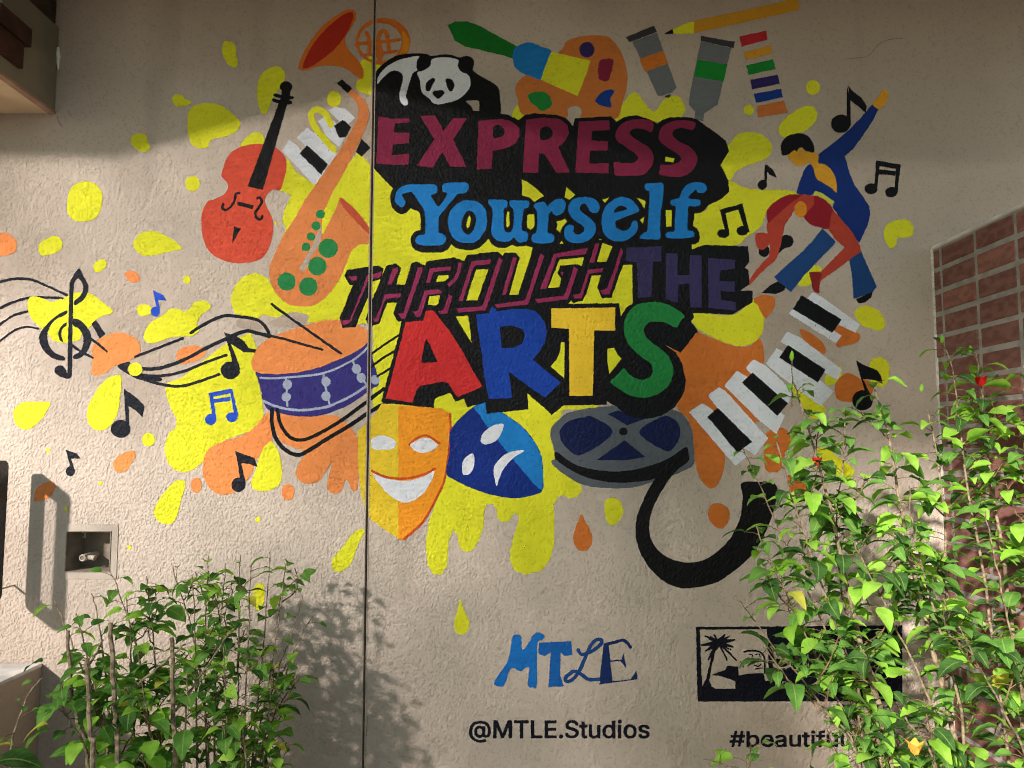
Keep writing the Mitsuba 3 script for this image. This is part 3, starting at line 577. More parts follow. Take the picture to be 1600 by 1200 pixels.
# --- signatures
def lettering(text, x0, x1, base, cap, bold=True):
    m = meshkit.text_mesh(text, 1.0, 0.01, bold)
    tri = m.triangles[np.abs(m.face_normals[:, 2] - 1) < 0.01][:, :, :2]
    g = unary_union([Polygon(t) for t in tri]).buffer(0.002)
    a = g.bounds
    return affinity.affine_transform(g, [(x1 - x0) / (a[2] - a[0]), 0, 0, -cap, x0 - a[0] * (x1 - x0) / (a[2] - a[0]), base])


p_('handle_lettering', NAV, lettering('@MTLE.Studios', 733, 1015, 1152.5, 26.5), 'navy stencilled writing @MTLE.Studios')
p_('tag_lettering', NAV, lettering('#beautiful', 1140, 1322, 1166, 23.5), 'navy stencilled hashtag partly hidden by the shrub')
p_('signature_m', lin(24, 112, 190), poly('t', '250,440 350,280 380,120 440,110 455,215 530,110 570,85 615,110 600,140 562,180 558,470 530,490 492,470 500,340 440,370 370,350 320,470 290,485 255,475'), 'blue stencilled letter M of the signature')
p_('signature_t', lin(22, 96, 172), poly('t', '575,160 810,150 820,250 760,260 735,230 730,400 757,482 643,487 650,400 660,230 615,260 570,240', False), 'blue stencilled letter T of the signature')
p_('signature_l', lin(26, 70, 130), stroke('t', '862,215 890,245 960,225 1030,170 1030,140 990,142 950,190 910,280 870,370 820,430 778,445 772,415 830,370 880,390 940,430 1015,428', 26), 'script letter L of the signature')
p_('signature_e', lin(16, 44, 96), U(poly('t', '1050,165 1085,160 1115,450 1030,462 1020,430 1035,300', False), stroke('t', '1075,172 1130,158 1200,143 1248,195', 22), stroke('t', '1100,296 1185,290', 10), poly('t', '1195,235 1218,348 1178,298', False), poly('t', '1018,468 1022,455 1250,428 1290,365 1300,428', False)), 'dark blue serif letter E of the signature')
plaque = poly('u', '33,92 1550,80 1550,638 48,640', False).difference(poly('u', '62,112 556,108 572,490 330,546 80,546', False))
for d in ('75,225', '100,158', '168,150', '245,150', '318,186', '305,240', '330,335', '262,335', '125,332', '108,268'):
    plaque = plaque.union(poly('u', f'190,190 {d} 210,222', False).buffer(1.2))
for d in ('175,150', '140,160', '280,160', '290,262'):
    plaque = plaque.union(poly('u', f'192,195 {d} 206,215', False).buffer(0.8))
plaque = U(plaque, poly('u', '70,548 110,470 130,380 158,270 178,272 150,380 132,480 150,530 182,550', False), poly('u', '325,550 322,490 250,462 150,440 250,408 262,380 345,380 350,450 420,435 530,430 545,492 575,488 575,550', False),
           stroke('u', '388,275 450,264 505,276 536,320 540,430', 13), stroke('u', '462,372 488,382 512,368', 10), stroke('u', '360,348 385,385', 9), stroke('u', '425,292 448,298 446,312', 8), stroke('u', '470,296 500,292 505,312', 8), stroke('u', '470,400 520,392', 9))
plaque = plaque.difference(lettering('S', 1207, 1237, 1045, 33, False)).difference(lettering('N', 1307, 1340, 1055, 46, False)).difference(lettering('NE', 1211, 1228, 1074, 9.5, False))
p_('plaque', NAV, plaque, 'navy stencilled plaque with a palm tree, behind the right shrub')

# --- cut what lies under, lay everything as one skin of paint
used = {}
above = None
cut = U(box(-200, -200, -199, -199))
out = []
hole = box(60, 780, 60.1, 780.1)
for idx in range(len(PAINT) - 1, -1, -1):
    key, col, g, lab = PAINT[idx]
    g = shaky(fix(g), 0.85 if g.area > 60 else 0.35, 2.5, idx % 17)
    vis = g if above is None else g.difference(above)
    above = g if above is None else above.union(g)
    out.append((key, col, vis, lab))
gap = box(JX - JW - 0.0012, 0, JX + JW + 0.0012, WT)


def paint_mesh(g):
    v, f, n = [], [], 0
    for p in getattr(g, 'geoms', [g]):
        if p.geom_type != 'Polygon' or p.area < 2e-6:
            continue
        try:
            a, t = trimesh.creation.triangulate_polygon(p, engine='earcut')
        except Exception:
            continue
        a = np.asarray(a); v.append(np.stack([a[:, 0], np.full(len(a), -0.0012), a[:, 1]], 1)); f.append(np.asarray(t) + n); n += len(a)
    if not v:
        return None
    return trimesh.Trimesh(np.vstack(v), np.vstack(f), process=False)


def to_wall(g):
    def ring(r):
        return [at(u, v)[[0, 2]] for u, v in r.coords]
    return unary_union([Polygon(ring(p.exterior), [ring(h) for h in p.interiors]).buffer(0) for p in getattr(g, 'geoms', [g]) if p.geom_type == 'Polygon' and p.area > 0.8])


for key, col, g, lab in reversed(out):
    w = to_wall(g)
    if w.is_empty:
        continue
    m = paint_mesh(w.difference(gap))
    if m is None:
        continue
    put(f'{WALL}__{key}', m, 'paint', lab, color=np.tile(np.array(col) * 0.84, (len(m.vertices), 1)))
for t in ('1320,92 1355,88 1372,70 1390,62 1410,60', '90,182 92,190 96,196', '575,1120 572,1150'):
    g = to_wall(stroke('p', t, 0.7))
    m = paint_mesh(g)
    if m is not None:
        m.vertices[:, 1] = -0.0016
        put(WALL + '__hairline_crack', m, 'crack')

# ------------------------------------------------------------------ hose box in the wall
HB = 'hose_box'
tag(HB, 'tan hose tap box recessed in the stucco wall above the pruned shrubs', 'hose box')
fx0, fz1 = at(96.5, 819)[[0, 2]]; fx1, fz0 = at(182, 905)[[0, 2]]
fr = slab(box(fx0, fz0, fx1, fz1).difference(box(HX0, HZ0, HX1, HZ1)), -0.0025, 0.0022)
put(HB + '__flange', fr, 'smooth_plaster')
for i, (a, b) in enumerate(((fx0 + .005, fz0 + .005), (fx1 - .005, fz0 + .005), (fx0 + .005, fz1 - .005), (fx1 - .005, fz1 - .005))):
    sc = trimesh.creation.cylinder(radius=0.0022, height=0.002, sections=12); sc.apply_transform(trimesh.transformations.rotation_matrix(math.pi / 2, [1, 0, 0])); sc.apply_translation([a, -0.003, b])
    put(HB + '__screw', sc, 'metal')
dpt = 0.10; t_ = 0.003
rec = [cuboid(HX0 + .0005, HX0 + t_, -0.005, dpt, HZ0 + .0005, HZ1 - .0005), cuboid(HX1 - t_, HX1 - .0005, -0.005, dpt, HZ0 + .0005, HZ1 - .0005), cuboid(HX0 + t_, HX1 - t_, -0.005, dpt, HZ0 + .0005, HZ0 + t_), cuboid(HX0 + t_, HX1 - t_, -0.005, dpt, HZ1 - t_, HZ1 - .0005), cuboid(HX0 + t_, HX1 - t_, dpt - t_, dpt, HZ0 + t_, HZ1 - t_)]
put(HB + '__recess', trimesh.util.concatenate(rec), 'recess_shade')
hc = at(124, 873); 
body = tube([[hc[0], dpt - t_, hc[2]], [hc[0], 0.045, hc[2]], [hc[0], 0.03, hc[2]], [hc[0] + .004, 0.022, hc[2] - .002]], [.011, .011, .011, .009], 12)
ring = trimesh.creation.torus(0.0085, 0.0028, major_sections=18, minor_sections=8); ring.apply_transform(trimesh.transformations.rotation_matrix(math.pi / 2, [1, 0, 0])); ring.apply_translation([hc[0], 0.018, hc[2]])
spout = tube([[hc[0] + .006, .03, hc[2]], [hc[0] + .022, .028, hc[2]], [hc[0] + .034, .026, hc[2] - .002]], [.007, .0075, .008], 12)
put(HB + '__tap', trimesh.util.concatenate([body, ring]), 'metal'); put(HB + '__tap__spout', spout, 'metal')
hk = at(117, 838)
put(HB + '__clip', trimesh.util.concatenate([tube([[hk[0] - .005, .05, hk[2] + .006], [hk[0] + .006, .045, hk[2] + .006], [hk[0] + .007, .045, hk[2] - .008], [hk[0] - .004, .05, hk[2] - .008]], .002, 6)]), 'metal')

# ------------------------------------------------------------------ soffit beam, added roof out of view
SX = float(at(86, 172)[0]); SZ = float(at(80, 176)[2]); SZT = float(at(75, 44)[2])
SOF = 'soffit_beam'
tag(SOF, 'tan plaster soffit beam with a brown drip edge meeting the stucco wall', 'beam')
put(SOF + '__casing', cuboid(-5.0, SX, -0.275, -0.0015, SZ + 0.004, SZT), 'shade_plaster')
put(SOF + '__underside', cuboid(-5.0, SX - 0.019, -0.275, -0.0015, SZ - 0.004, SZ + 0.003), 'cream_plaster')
put(SOF + '__drip_edge', cuboid(SX - 0.0185, SX + 0.003, -0.277, -0.0016, SZ - 0.006, SZ + 0.0035), 'drip_metal')
put(SOF + '__trim_board', cuboid(SX + 0.001, SX + 0.022, -0.312, -0.168, 2.708, 2.764), 'brown_board')
put(SOF + '__trim_board', cuboid(SX + 0.001, SX + 0.015, -0.312, -0.190, 2.630, 2.705), 'brown_board')
put(SOF + '__dark_gap', cuboid(-5.0, SX - 0.012, -0.27, -0.002, SZT + 0.002, 3.025), 'gap_shade')  # dark block standing in for the shaded gap above the beam
ck = [np.array(at(91, v)) for v in (75, 88, 98, 110)]
put(SOF + '__caulk_bead', tube([c + [0.002, -0.004, 0] for c in ck], [.004, .008, .005, .002], 6), 'caulk')


ROOF_Z = 3.03


def eave(zb):
    return (ROOF_Z - zb) * SG / SS


d0, d1 = eave(2.425), eave(2.66)
x0, x1 = -1.27 - d0 / SG, -0.44 - d1 / SG
sl = (d1 - d0) / (x1 - x0)
roof = Polygon([(-5.5, 0.3), (-5.5, -(d0 - 0.05)), (x0, -d0), (x1, -d1), (-0.35, -1.3), (0.7, -1.3), (2.4, -0.9), (4.5, -0.9), (4.5, 0.3)])  # added roof, eave outline shaped by the shade wanted on the wall
rm = trimesh.creation.extrude_polygon(roof, 0.16, engine='earcut'); rm.apply_translation([0, 0, ROOF_Z])
put('added_overhang', rm, 'smooth_plaster', 'added unseen plaster overhang, its eave shaped to shade the top of the painted wall', 'roof')

# ------------------------------------------------------------------ framed glass panel and low wall, left edge
GP = 'glass_panel'
tag(GP, 'black framed glass panel standing out from the stucco above the low wall', 'panel')
pt, pb = at(14, 719)[2], at(14, 931)[2]
gx = -1.527


def yz_prism(poly2, xa, xb):
    m = trimesh.creation.extrude_polygon(poly2, xb - xa, engine='earcut'); v = np.array(m.vertices)
    m.vertices = np.stack([xa + v[:, 2], v[:, 0], v[:, 1]], 1)
    return m


rr = box(-0.24, pb, -0.075, pt).buffer(-0.02).buffer(0.02, quad_segs=6)
put(GP + '__frame', yz_prism(rr.difference(rr.buffer(-0.036)), gx - 0.012, gx + 0.012), 'black_frame')
put(GP + '__pane', yz_prism(rr.buffer(-0.034), gx - 0.001, gx + 0.0), 'glass')
put(GP + '__bracket', cuboid(gx - 0.004, gx + 0.001, -0.078, -0.0015, pb + 0.03, pb + 0.034), 'smooth_plaster')
LW = 'low_wall'
tag(LW, 'low stucco wall with a pale concrete cap beside the pruned shrubs', 'wall')
lx = float(at(67, 1045)[0]); lz = float(at(67, 1036)[2])
put(LW + '__body', cuboid(-3.2, lx - 0.004, -0.50, -0.0015, 0.0, lz - 0.012), 'stucco')
put(LW + '__cap', cuboid(-3.2, lx, -0.52, -0.0015, lz - 0.0118, lz, 0.004), 'concrete')

# ------------------------------------------------------------------ brick wall, right
BW = 'brick_wall'
tag(BW, 'dark red brick side wall with pale mortar standing square to the mural', 'wall')
bx = float(at(1463, 560)[0]); bz = float(at(1458, 390)[2])
put(BW + '__mortar', cuboid(bx + 0.0022, bx + 0.22, -1.4, -0.0015, 0.0, bz - 0.004), 'mortar')
put(BW + '__cap', cuboid(bx - 0.003, bx + 0.225, -1.4, -0.0016, bz - 0.0038, bz + 0.009, 0.003), 'concrete')
put(BW + '__corner_bead', cuboid(bx - 0.004, bx + 0.004, -0.0055, -0.0012, 0.0, bz), 'caulk')
ch_, jh = 0.0705, 0.0145
ys = [0.006, 0.0475, 0.2255, 0.4035, 0.5815, 0.7595]
vars_ = [mikit.ply(cuboid(0, 0.02, -0.5, 0.5, -0.5, 0.5), 'brick_dark')]
z = bz - 0.008
r2 = np.random.default_rng(3)
bm = {}
while z - ch_ > 0.1:
    for a, b2 in zip(ys[:-1], ys[1:]):
        if a > 0.5:
            continue
        y0, y1 = -b2 + 0.0065, -a - 0.0065
        if a == ys[0]:
            y1 = -0.006
        h = ch_ - jh
        pr = r2.normal(0, 0.0009)
        m = cuboid(bx + pr, bx + 0.03, y0, y1, z - h + r2.normal(0, .0008), z + r2.normal(0, .0008), 0.0022)
        put(BW + '__brick', m, 'brick_dark' if r2.random() < 0.7 else 'brick_warm')
    z -= ch_

# ------------------------------------------------------------------ shrubs
def leaf_mesh(curl, fold, wid, seed):
    r = np.random.default_rng(seed)
    us = (0, .025, .07, .14, .24, .36, .49, .62, .75, .86, .94, 1); rows = len(us); v, uv = [], []
    for i, u in enumerate(us):
        w = wid * (np.sin(np.pi * u ** 0.80) ** 0.82) * (1 - 0.22 * u) * (1.0 + (0.03 if i % 2 else -0.02)) if 0 < u < 1 else 0.0
        zc = -curl * u * u + 0.10 * np.sin(u * np.pi) * (1 - curl)
        wav = r.normal(0, 0.018, 2)
        for j, s in enumerate((-1, -0.5, 0, 0.5, 1)):
            v.append([s * w, u, zc + fold * abs(s) * w + (wav[0] if s < 0 else wav[1]) * abs(s)])
            uv.append([0.5 + s * 0.5, u])
    f = []
    for i in range(rows - 1):
        for j in range(4):
            a = i * 5 + j
            f += [[a, a + 1, a + 6], [a, a + 6, a + 5]]
    return np.array(v), np.array(f), np.array(uv)


LEAVES, LEAFGEO = {}, {}
for mname in ('leaf_dark', 'leaf_mid', 'leaf_young', 'leaf_yellow'):
    LEAVES[mname] = []
    for i, (c, fo, w) in enumerate(((0.24, 0.25, 0.33), (0.38, 0.18, 0.37), (0.12, 0.34, 0.30), (0.46, 0.24, 0.34), (0.30, 0.46, 0.29), (0.16, 0.20, 0.42), (0.30, 0.28, 0.39), (0.40, 0.16, 0.44), (0.22, 0.36, 0.37), (0.55, 0.22, 0.40))):
        v, f, uv = LEAFGEO[i] = leaf_mesh(c, fo, w, 11 + i)
        LEAVES[mname].append(mikit.ply(trimesh.Trimesh(v, f, process=False), mname, smooth=True, uv=uv))


VARIANT = {}


def leaf_at(sh, base, direction, size, mname, r, up=None):
    d = np.array(direction, float); d /= np.linalg.norm(d)
    n = np.array([0, 0, 1.0]) + r.normal(0, 0.26, 3) if up is None else np.array(up, float)
    x = np.cross(d, n); x /= np.linalg.norm(x) + 1e-9
    n = np.cross(x, d)
    M = np.eye(4); M[:3, 0], M[:3, 1], M[:3, 2], M[:3, 3] = x * size, d * size, n * size, base
    c = np.asarray(base) + d * size / 2 - EYE
    dep = c @ FWD
    u, v = 800 + FOC * c[0] / dep, 600 - FOC * (c @ UPV) / dep
    seen = -20 < u < 1620 and v < 1215
    sh.lv.append((size / dep if seen else 0.0, mname, int(r.integers(5)) + sh.rounded, M))


_count = {}


def numbered_fast(key):
    n = _count.get(key, 0); _count[key] = n + 1
    return key if n == 0 else f'{key}_{n:03d}'


def curve(p, n=5):
    return spline(np.array(p), False, n)


class Shrub:
    def __init__(self, key, label, seed, group=None):
        self.key, self.r, self.pet, self.lv = key, np.random.default_rng(seed), [], []
        self.rounded = 0
        tag(key, label, 'shrub', group=group)

    def stem(self, points, r0, r1, bark='bark'):
        c = curve(points)
        k = numbered_fast(self.key + '__stem')
        j = c + self.r.normal(0, 0.0012, c.shape)
        scene[k] = mikit.ply(tube(j, r1 + (r0 - r1) * (1 - np.linspace(0, 1, len(c))) ** 1.6, 7), bark, smooth=40)
        return c

    def leaves(self, c, t0, t1, n, size, mix_, spread=1.0, petiole=0.018, flat=0.18):
        """Leaves spiralling along the polyline c between the fractions t0 and t1."""
        r = self.r
        L = np.concatenate([[0], np.cumsum(np.linalg.norm(np.diff(c, axis=0), axis=1))]); L /= L[-1]
        names, prob = zip(*mix_.items())
        ph = r.random() * 6.28
        for i in range(n):
            t = t0 + (t1 - t0) * (i + r.random() * 0.8) / n
            p = np.array([np.interp(t, L, c[:, a]) for a in range(3)])
            ph += 2.4 + r.normal(0, 0.35)
            d = np.array([math.cos(ph), math.sin(ph), flat + r.normal(0, 0.28)]); d /= np.linalg.norm(d)
            q = p + d * petiole * spread * r.uniform(0.6, 1.8) + [0, 0, 0.004]
            self.pet.append(tube([p, (p + q) / 2 + [0, 0, .002], q], [.0011, .0009, .0009], 4))
            dl = d + [0, 0, r.normal(-0.22, 0.20)]
            top = max(0.0, (t - 0.85) / 0.15)
            s = size * r.uniform(0.58, 1.22) * (1 - 0.25 * top)
            leaf_at(self, q, dl, s, str(r.choice(names, p=np.array(prob) / sum(prob))), r)

    def branch(self, c, t, direction, length, n, size, mix_, rad=0.0022):
        L = np.concatenate([[0], np.cumsum(np.linalg.norm(np.diff(c, axis=0), axis=1))]); L /= L[-1]
        p = np.array([np.interp(t, L, c[:, a]) for a in range(3)])
        d = np.array(direction, float); d /= np.linalg.norm(d)
        e = p + d * length
        m = (p + e) / 2 + self.r.normal(0, 0.012, 3)
        b = self.stem([p, m, e + [0, 0, 0.02]], rad, 0.0012, 'twig')
        self.leaves(b, 0.25, 1.0, n, size, mix_)
        return b

    def flower(self, p, size, bs, seed=0):
        r = np.random.default_rng(seed); ms = []
        for i in range(5):
            a = i * 2 * math.pi / 5 + r.normal(0, .15)
            d = np.array([math.cos(a), math.sin(a), 0.8])
            v, f, uv = leaf_mesh(-0.3, 0.2, 0.36, i)
            d /= np.linalg.norm(d); x = np.cross(d, [0, 0, 1]); x /= np.linalg.norm(x); n = np.cross(x, d)
            ms.append(trimesh.Trimesh((v @ np.array([x, d, n])) * size + p, f, process=False))
        k = numbered_fast(self.key + '__flower'); scene[k] = mikit.ply(trimesh.util.concatenate(ms), bs, smooth=True)
        return k

    def bud(self, p, h=0.02):
        m = tube([p, p + [0, 0, h * .3], p + [0.001, 0, h * .7], p + [0.001, 0, h]], [.002, .0055, .0045, .001], 7)
        scene[numbered_fast(self.key + '__bud')] = mikit.ply(m, 'leaf_young', smooth=True)

    def done(self):
        self.lv.sort(key=lambda e: -e[0])
        V, F, UV, n = [], [], [], 0
        for i, (px, mname, var, M) in enumerate(self.lv):
            if i < 300 and px > 0:
                scene[numbered_fast(self.key + '__leaf')] = {**LEAVES[mname][var], 'to_world': T(M)}
            else:
                v, f, uv = LEAFGEO[var]
                V.append(v @ M[:3, :3].T + M[:3, 3]); F.append(f + n); UV.append(uv); n += len(v)
        print(self.key, len(self.lv), 'leaves')
        if V:
            scene[self.key + '__leaf_mass'] = mikit.ply(trimesh.Trimesh(np.vstack(V), np.vstack(F), process=False), 'leaf_mid', smooth=True, uv=np.vstack(UV))
            labels[self.key + '__leaf_mass'] = {'kind': 'stuff'}
        if self.pet:
            scene[self.key + '__petioles'] = mikit.ply(trimesh.util.concatenate(self.pet), 'twig')
            labels[self.key + '__petioles'] = {'kind': 'stuff'}


SUNNY = {'leaf_young': 0.46, 'leaf_mid': 0.30, 'leaf_dark': 0.23, 'leaf_yellow': 0.006}  # bright and dark leaves mixed, sun-and-shade contrast put into leaf colour
DEEP = {'leaf_young': 0.10, 'leaf_mid': 0.42, 'leaf_dark': 0.45, 'leaf_yellow': 0.012}  # darker mix for low leaves, their shade put into leaf colour

PALE = {'leaf_young': 0.30, 'leaf_mid': 0.48, 'leaf_dark': 0.22, 'leaf_yellow': 0.012}


def px_line(text, y):
    """'u,v,y' triples: a stem that runs through these points."""
    a = np.array(text.replace(',', ' ').split(), float).reshape(-1, 2)
    yy = np.linspace(y[0], y[1], len(a)) if np.ndim(y) else np.full(len(a), y)
    return [at(u, v, d) for (u, v), d in zip(a, yy)]


def grounded(p):
    q = np.array(p[-1]); b = q + (q - np.array(p[-2])) * 0.25
    return list(p) + [np.array([b[0], b[1] * 0.98, 0.04])]


def leader(sh, text, y, r0, r1, n, size, mix_, t0=0.0, t1=1.0, nb=0, bl=0.16, bn=8, bmix=None):
    c = sh.stem(grounded(px_line(text, y))[::-1], r0, r1)
    tip = c[-1]
    top_of_ground = 0.22
    if mix_ is SUNNY:                                   # light, upright canes: leafy tops, thinner below
        sh.leaves(c, max(t0, top_of_ground), t1, int(n * 0.60), size, mix_)
        if n > 30:
            sh.leaves(c, 0.66, 1.0, int(n * 0.42), size * 1.08, mix_)
        nb, bl, bn = int(nb * 0.75), bl * 0.8, max(4, bn - 2)
    else:
        sh.leaves(c, max(t0, top_of_ground), t1, n, size, mix_)
    for i in range(nb):
        t = sh.r.uniform(max(t0, 0.3), 0.93)
        a = sh.r.random() * 6.28
        sh.branch(c, t, [math.cos(a), math.sin(a) * 0.7, sh.r.uniform(0.5, 1.4)], bl * sh.r.uniform(0.6, 1.3) * (1.25 - 0.6 * t), bn, size * 0.95, bmix or mix_)
    return c, tip



# right: three shrubs in the sun
s1 = Shrub('hibiscus_shrub', 'sunlit green hibiscus in front of the navy plaque, its tallest stem carrying a pale bud', 21)
leader(s1, '1240,596 1257,650 1285,745 1312,860 1345,1010 1392,1205', (-0.62, -0.55), .0095, .0018, 66, .058, SUNNY, .3, 1.0, 11, .15, 10)
leader(s1, '1215,690 1232,760 1262,850 1300,960 1345,1090 1380,1215', (-0.70, -0.58), .0045, .0014, 46, .056, SUNNY, .35, 1.0, 9, .15, 10)
leader(s1, '1322,640 1318,720 1308,800 1312,900 1345,1050 1385,1220', (-0.52, -0.52), .0040, .0014, 46, .058, SUNNY, .4, 1.0, 7, .14, 9)
leader(s1, '1192,1010 1230,1060 1290,1120 1350,1230', (-0.75, -0.62), .0035, .0013, 14, .060, DEEP, .4, 1.0, 4, .14, 8, DEEP)
leader(s1, '1180,820 1205,880 1240,950 1290,1060 1350,1220', (-0.66, -0.60), .0035, .0013, 44, .060, SUNNY, .4, 1.0, 8, .13, 9)
leader(s1, '1150,930 1178,968 1225,1030 1290,1110 1350,1230', (-0.74, -0.62), .0032, .0013, 18, .052, SUNNY, .4, 1.0, 3, .10, 7)
leader(s1, '1098,1186 1150,1200 1230,1222 1330,1275', (-0.80, -0.66), .0028, .0012, 14, .050, SUNNY, .4, 1.0, 2, .08, 6)
leader(s1, '1160,700 1192,770 1240,880 1300,1010 1360,1220', (-0.60, -0.58), .0036, .0012, 34, .054, SUNNY, .4, 1.0, 5, .11, 7)
b0 = at(1237, 556, -0.62); s1.stem([at(1238, 640, -.62), at(1238, 600, -.62), b0], .0014, .0012, 'twig'); s1.bud(b0 - [0, 0, .012], .024)
labels[s1.flower(at(1277, 728, -0.63), .024, 'petal', 1)] = {'label': 'small red flower low on the shrub'}
s1.flower(at(1240, 738, -0.60), .018, 'petal', 2)
s1.done()
s2 = Shrub('hibiscus_shrub_001', 'sunlit green hibiscus in front of the corner where brick meets stucco', 22)
leader(s2, '1362,598 1380,650 1398,730 1415,840 1450,990 1500,1210', (-0.60, -0.52), .0085, .0017, 62, .058, SUNNY, .3, 1.0, 11, .15, 10)
leader(s2, '1450,640 1462,700 1475,800 1478,920 1480,1060 1490,1220', (-0.48, -0.50), .0075, .0017, 52, .056, SUNNY, .35, 1.0, 9, .14, 10)
leader(s2, '1420,760 1428,830 1452,930 1490,1060 1512,1220', (-0.70, -0.56), .0045, .0014, 42, .060, SUNNY, .35, 1.0, 9, .15, 9)
leader(s2, '1330,840 1360,900 1405,990 1450,1090 1490,1230', (-0.72, -0.58), .0040, .0014, 26, .064, SUNNY, .35, 1.0, 7, .14, 8, DEEP)
leader(s2, '1345,1010 1370,1060 1420,1130 1470,1240', (-0.80, -0.62), .0035, .0013, 16, .066, DEEP, .4, 1.0, 5, .14, 8, DEEP)
p = at(1430, 1180, -0.74); labels[s2.flower(p, .034, 'petal_faded', 5)] = {'label': 'withered yellow flower near the bottom'}
s2.done()
s3 = Shrub('hibiscus_shrub_002', 'sunlit green hibiscus in front of the brick wall, its tip topped by a red flower', 23)
leader(s3, '1524,548 1535,620 1548,740 1568,880 1588,1040 1606,1220', (-0.42, -0.46), .0090, .0018, 62, .058, SUNNY, .3, 1.0, 11, .15, 10)
leader(s3, '1470,536 1486,566 1497,640 1512,760 1540,920 1580,1220', (-0.46, -0.48), .0048, .0014, 50, .054, SUNNY, .4, 1.0, 7, .14, 9)
leader(s3, '1600,570 1603,650 1606,780 1608,920 1612,1060 1618,1220', (-0.52, -0.50), .0080, .0016, 50, .058, SUNNY, .3, 1.0, 9, .15, 9)
leader(s3, '1540,800 1556,880 1580,990 1600,1100 1622,1230', (-0.66, -0.55), .0045, .0014, 28, .066, SUNNY, .35, 1.0, 8, .15, 8, DEEP)
leader(s3, '1500,980 1530,1040 1572,1120 1612,1240', (-0.78, -0.6), .0038, .0013, 18, .066, DEEP, .4, 1.0, 6, .14, 8, DEEP)
labels[s3.flower(at(1533, 604, -0.44), .032, 'petal', 3)] = {'label': 'red hibiscus flower near the top'}
for u, v in ((1472, 536), (1516, 552), (1440, 612)):
    s3.bud(at(u, v, -0.46), .020)
s3.done()

# left: two pruned shrubs, darker
s4 = Shrub('hibiscus_shrub_003', 'pruned hibiscus with thick bare cut stems beside the low wall', 24)
s4.rounded = 5
for t, y, r0 in (('174,974 176,1040 180,1120 184,1210', -0.62, .0066), ('136,1030 138,1090 142,1150 146,1215', -0.66, .0060), ('107,985 110,1060 122,1130 138,1215', -0.55, .0052), ('268,996 270,1060 272,1130 274,1210', -0.58, .0060)):
    s4.stem(grounded(px_line(t, y))[::-1], r0, r0 * 0.8)
for t, y, n, nb in (('86,936 104,985 125,1035 160,1110 178,1220', (-.45, -.55), 10, 4), ('143,928 152,965 160,1010 168,1090 176,1220', (-.42, -.5), 14, 5), ('120,960 132,1010 150,1080 170,1220', (-.5, -.58), 24, 7), ('196,930 204,990 206,1080 210,1220', (-.40, -.46), 22, 6),
                    ('228,900 236,960 244,1060 250,1220', (-.36, -.42), 24, 6), ('172,890 190,940 215,1020 240,1220', (-.30, -.4), 22, 6), ('90,1090 110,1130 140,1230', (-.66, -.62), 20, 6), ('220,1060 230,1120 240,1230', (-.62, -.58), 22, 7), ('295,1050 290,1120 288,1230', (-.60, -.55), 22, 7)):
    leader(s4, t, y, .0042, .0014, int(n * 1.35), .054, PALE, .35, 1.0, nb, .11, 8, PALE)
for a, b2 in (((357, 990, -.5), (275, 1110, -.55)), ((160, 1000, -.58), (138, 1040, -.64)), ((290, 1005, -.55), (200, 1080, -.58))):
    s4.stem([at(*b2), at((a[0] + b2[0]) / 2 + 2, (a[1] + b2[1]) / 2, (a[2] + b2[2]) / 2), at(*a)], .0034, .0022)
c = s4.stem([at(14, 1215, -.72), at(22, 1150, -.70), at(42, 1092, -.68), at(66, 1058, -.66)], .0030, .0016)
s4.leaves(c, .3, 1.0, 7, .018, DEEP)
for (u, v, y), d, sz, nm in (((77, 1140, -.70), (-1, -.2, -.4), .058, 'leaf_mid'), ((74, 1132, -.70), (-1, -.3, -.1), .046, 'leaf_yellow'), ((66, 1034, -.60), (-1, 0, -.15), .046, 'leaf_dark'), ((-4, 1190, -.9), (1, .2, .1), .075, 'leaf_dark'), ((-6, 1168, -.9), (1, .2, .3), .030, 'leaf_yellow')):
    leaf_at(s4, at(u, v, y), d, sz, nm, s4.r)
s4.done()
s5 = Shrub('hibiscus_shrub_004', 'pruned hibiscus with many thin upright stems casting shadows on the wall', 25)
s5.rounded = 5
for t, y, n, nb in (('268,884 284,930 300,990 318,1090 326,1220', (-.30, -.38), 16, 5), ('326,868 322,940 320,1040 322,1220', (-.28, -.34), 20, 5), ('376,866 374,930 372,1040 370,1220', (-.26, -.32), 18, 4), ('352,880 346,950 338,1060 334,1220', (-.33, -.36), 20, 5),
                    ('423,862 418,930 408,1050 392,1220', (-.22, -.28), 14, 3), ('446,880 440,940 424,1040 396,1220', (-.26, -.30), 14, 3), ('392,884 390,950 384,1080 380,1220', (-.40, -.42), 18, 5), ('300,900 304,960 306,1080 308,1220', (-.42, -.44), 22, 6),
                    ('474,930 458,980 432,1060 404,1220', (-.28, -.32), 9, 2), ('488,964 462,1010 440,1080 410,1220', (-.24, -.30), 9, 2), ('350,1010 352,1090 356,1220', (-.52, -.5), 22, 7), ('425,1060 420,1120 410,1220', (-.40, -.38), 9, 3), ('378,1100 380,1150 384,1230', (-.6, -.54), 16, 6)):
    leader(s5, t, y, .0036, .0013, int(n * 1.0), .047, PALE, .35, 1.0, nb, .10, 6, PALE)
s5.done()

# ------------------------------------------------------------------ added unseen tree, its leaves placed to grade the sunlight on the wall
def shade(X, Z):
    """How dense the crown stands between the sun and the point (X, Z) of the wall."""
    d = np.minimum(1.28 * np.hypot((X + 1.75) * 0.92, (Z - 1.55) * np.where(Z > 1.55, 1.35, 0.8)), 3.8)
    d = np.where(X > 0.98, np.where(Z > 1.42, 4.2, 0.0), d)
    return d


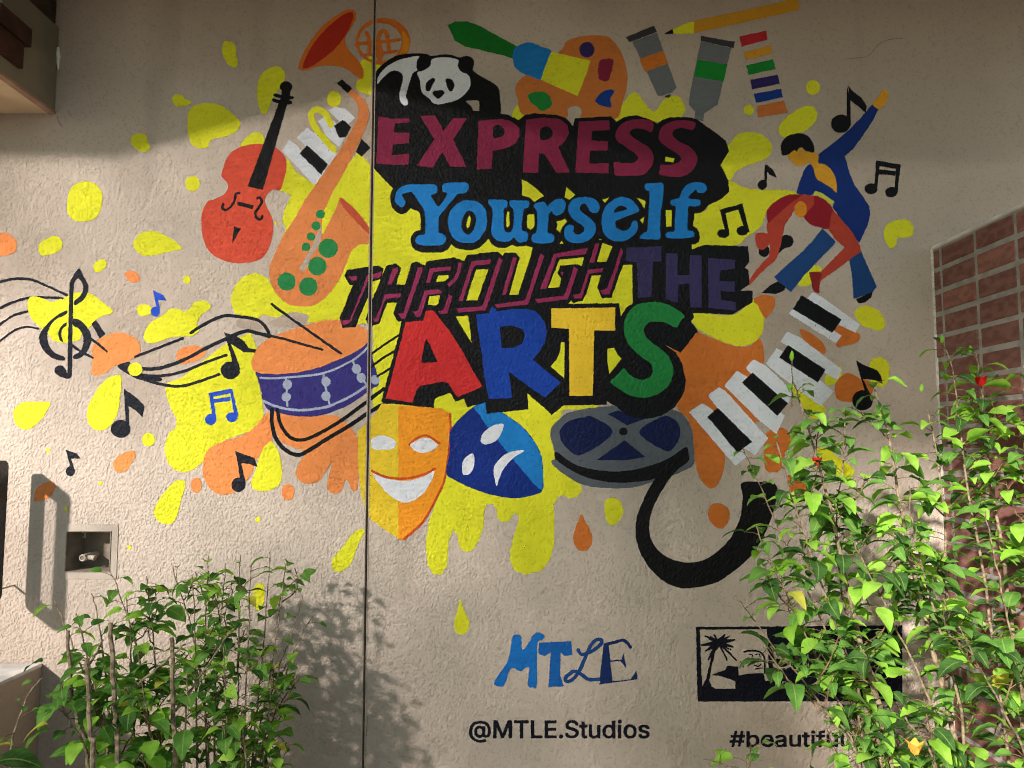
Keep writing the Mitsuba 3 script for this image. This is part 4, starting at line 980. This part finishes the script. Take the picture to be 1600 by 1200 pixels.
TR = 'added_shade_tree'
tag(TR, 'added unseen leafy tree, its crown shaped to grade the sunlight on the wall', 'tree')
tr = np.random.default_rng(5)
su = SUN / np.linalg.norm(SUN)
ex = np.array([1.0, 0, 0]); ez = np.array([0, 0, 1.0])
V, F, UVs, n = [], [], [], 0
lv = np.array([[0, 0, 0], [-.36, .3, .05], [0, .35, -.02], [.36, .3, .05], [-.3, .65, .04], [0, .7, -.03], [.3, .65, .04], [0, 1, -.1]]) * 0.10
lf = np.array([[0, 2, 1], [0, 3, 2], [1, 2, 5], [1, 5, 4], [2, 3, 6], [2, 6, 5], [4, 5, 7], [5, 6, 7]])
luv = np.column_stack([lv[:, 0] / 0.10 + 0.5, lv[:, 1] / 0.10])
cosw = su @ np.array([0, -1, 0])
N = 60000
q3 = (np.arange(1, N + 1)[:, None] * np.array([0.8191725134, 0.6710436067, 0.5497004779])) % 1.0       # evenly spread crown
X, Z = -2.2 + 4.6 * q3[:, 0], 0.2 + 2.7 * q3[:, 1]
area = 4.6 * 2.7 * cosw
per_leaf = trimesh.Trimesh(lv, lf, process=False).area * 0.5
dens = shade(X, Z)
keep = q3[:, 2] < dens * area / per_leaf / N
for x, z_ in zip(X[keep], Z[keep]):
    t = tr.uniform(9.0, 12.0)
    p = np.array([x, 0, z_]) + su * t
    a = tr.normal(0, 1, 3); a /= np.linalg.norm(a); q = np.cross(a, [0.3, .5, .8]); q /= np.linalg.norm(q); c = np.cross(a, q)
    V.append(lv @ np.array([a, q, c]) + p); F.append(lf + n); UVs.append(luv); n += len(lv)
crown = trimesh.Trimesh(np.vstack(V), np.vstack(F), process=False)
scene[TR + '__crown'] = mikit.ply(crown, 'leaf_tree', smooth=True, uv=np.vstack(UVs))
cc = np.vstack(V).mean(0)
base = np.array([cc[0] - 0.3, cc[1] - 0.8, 0.0])
scene[TR + '__trunk'] = mikit.ply(tube(curve([base, base + [0.05, 0.1, 1.6], base * .6 + cc * .4 + [0, 0, .2], cc]), np.linspace(.17, .06, 16), 10), 'bark', smooth=40)
print('tree leaves', int(keep.sum()), 'entries', len(scene), 'triangles', sum(len(meshkit.WRITTEN[s['filename']][1]) for s in scene.values() if s.get('type') == 'ply'))
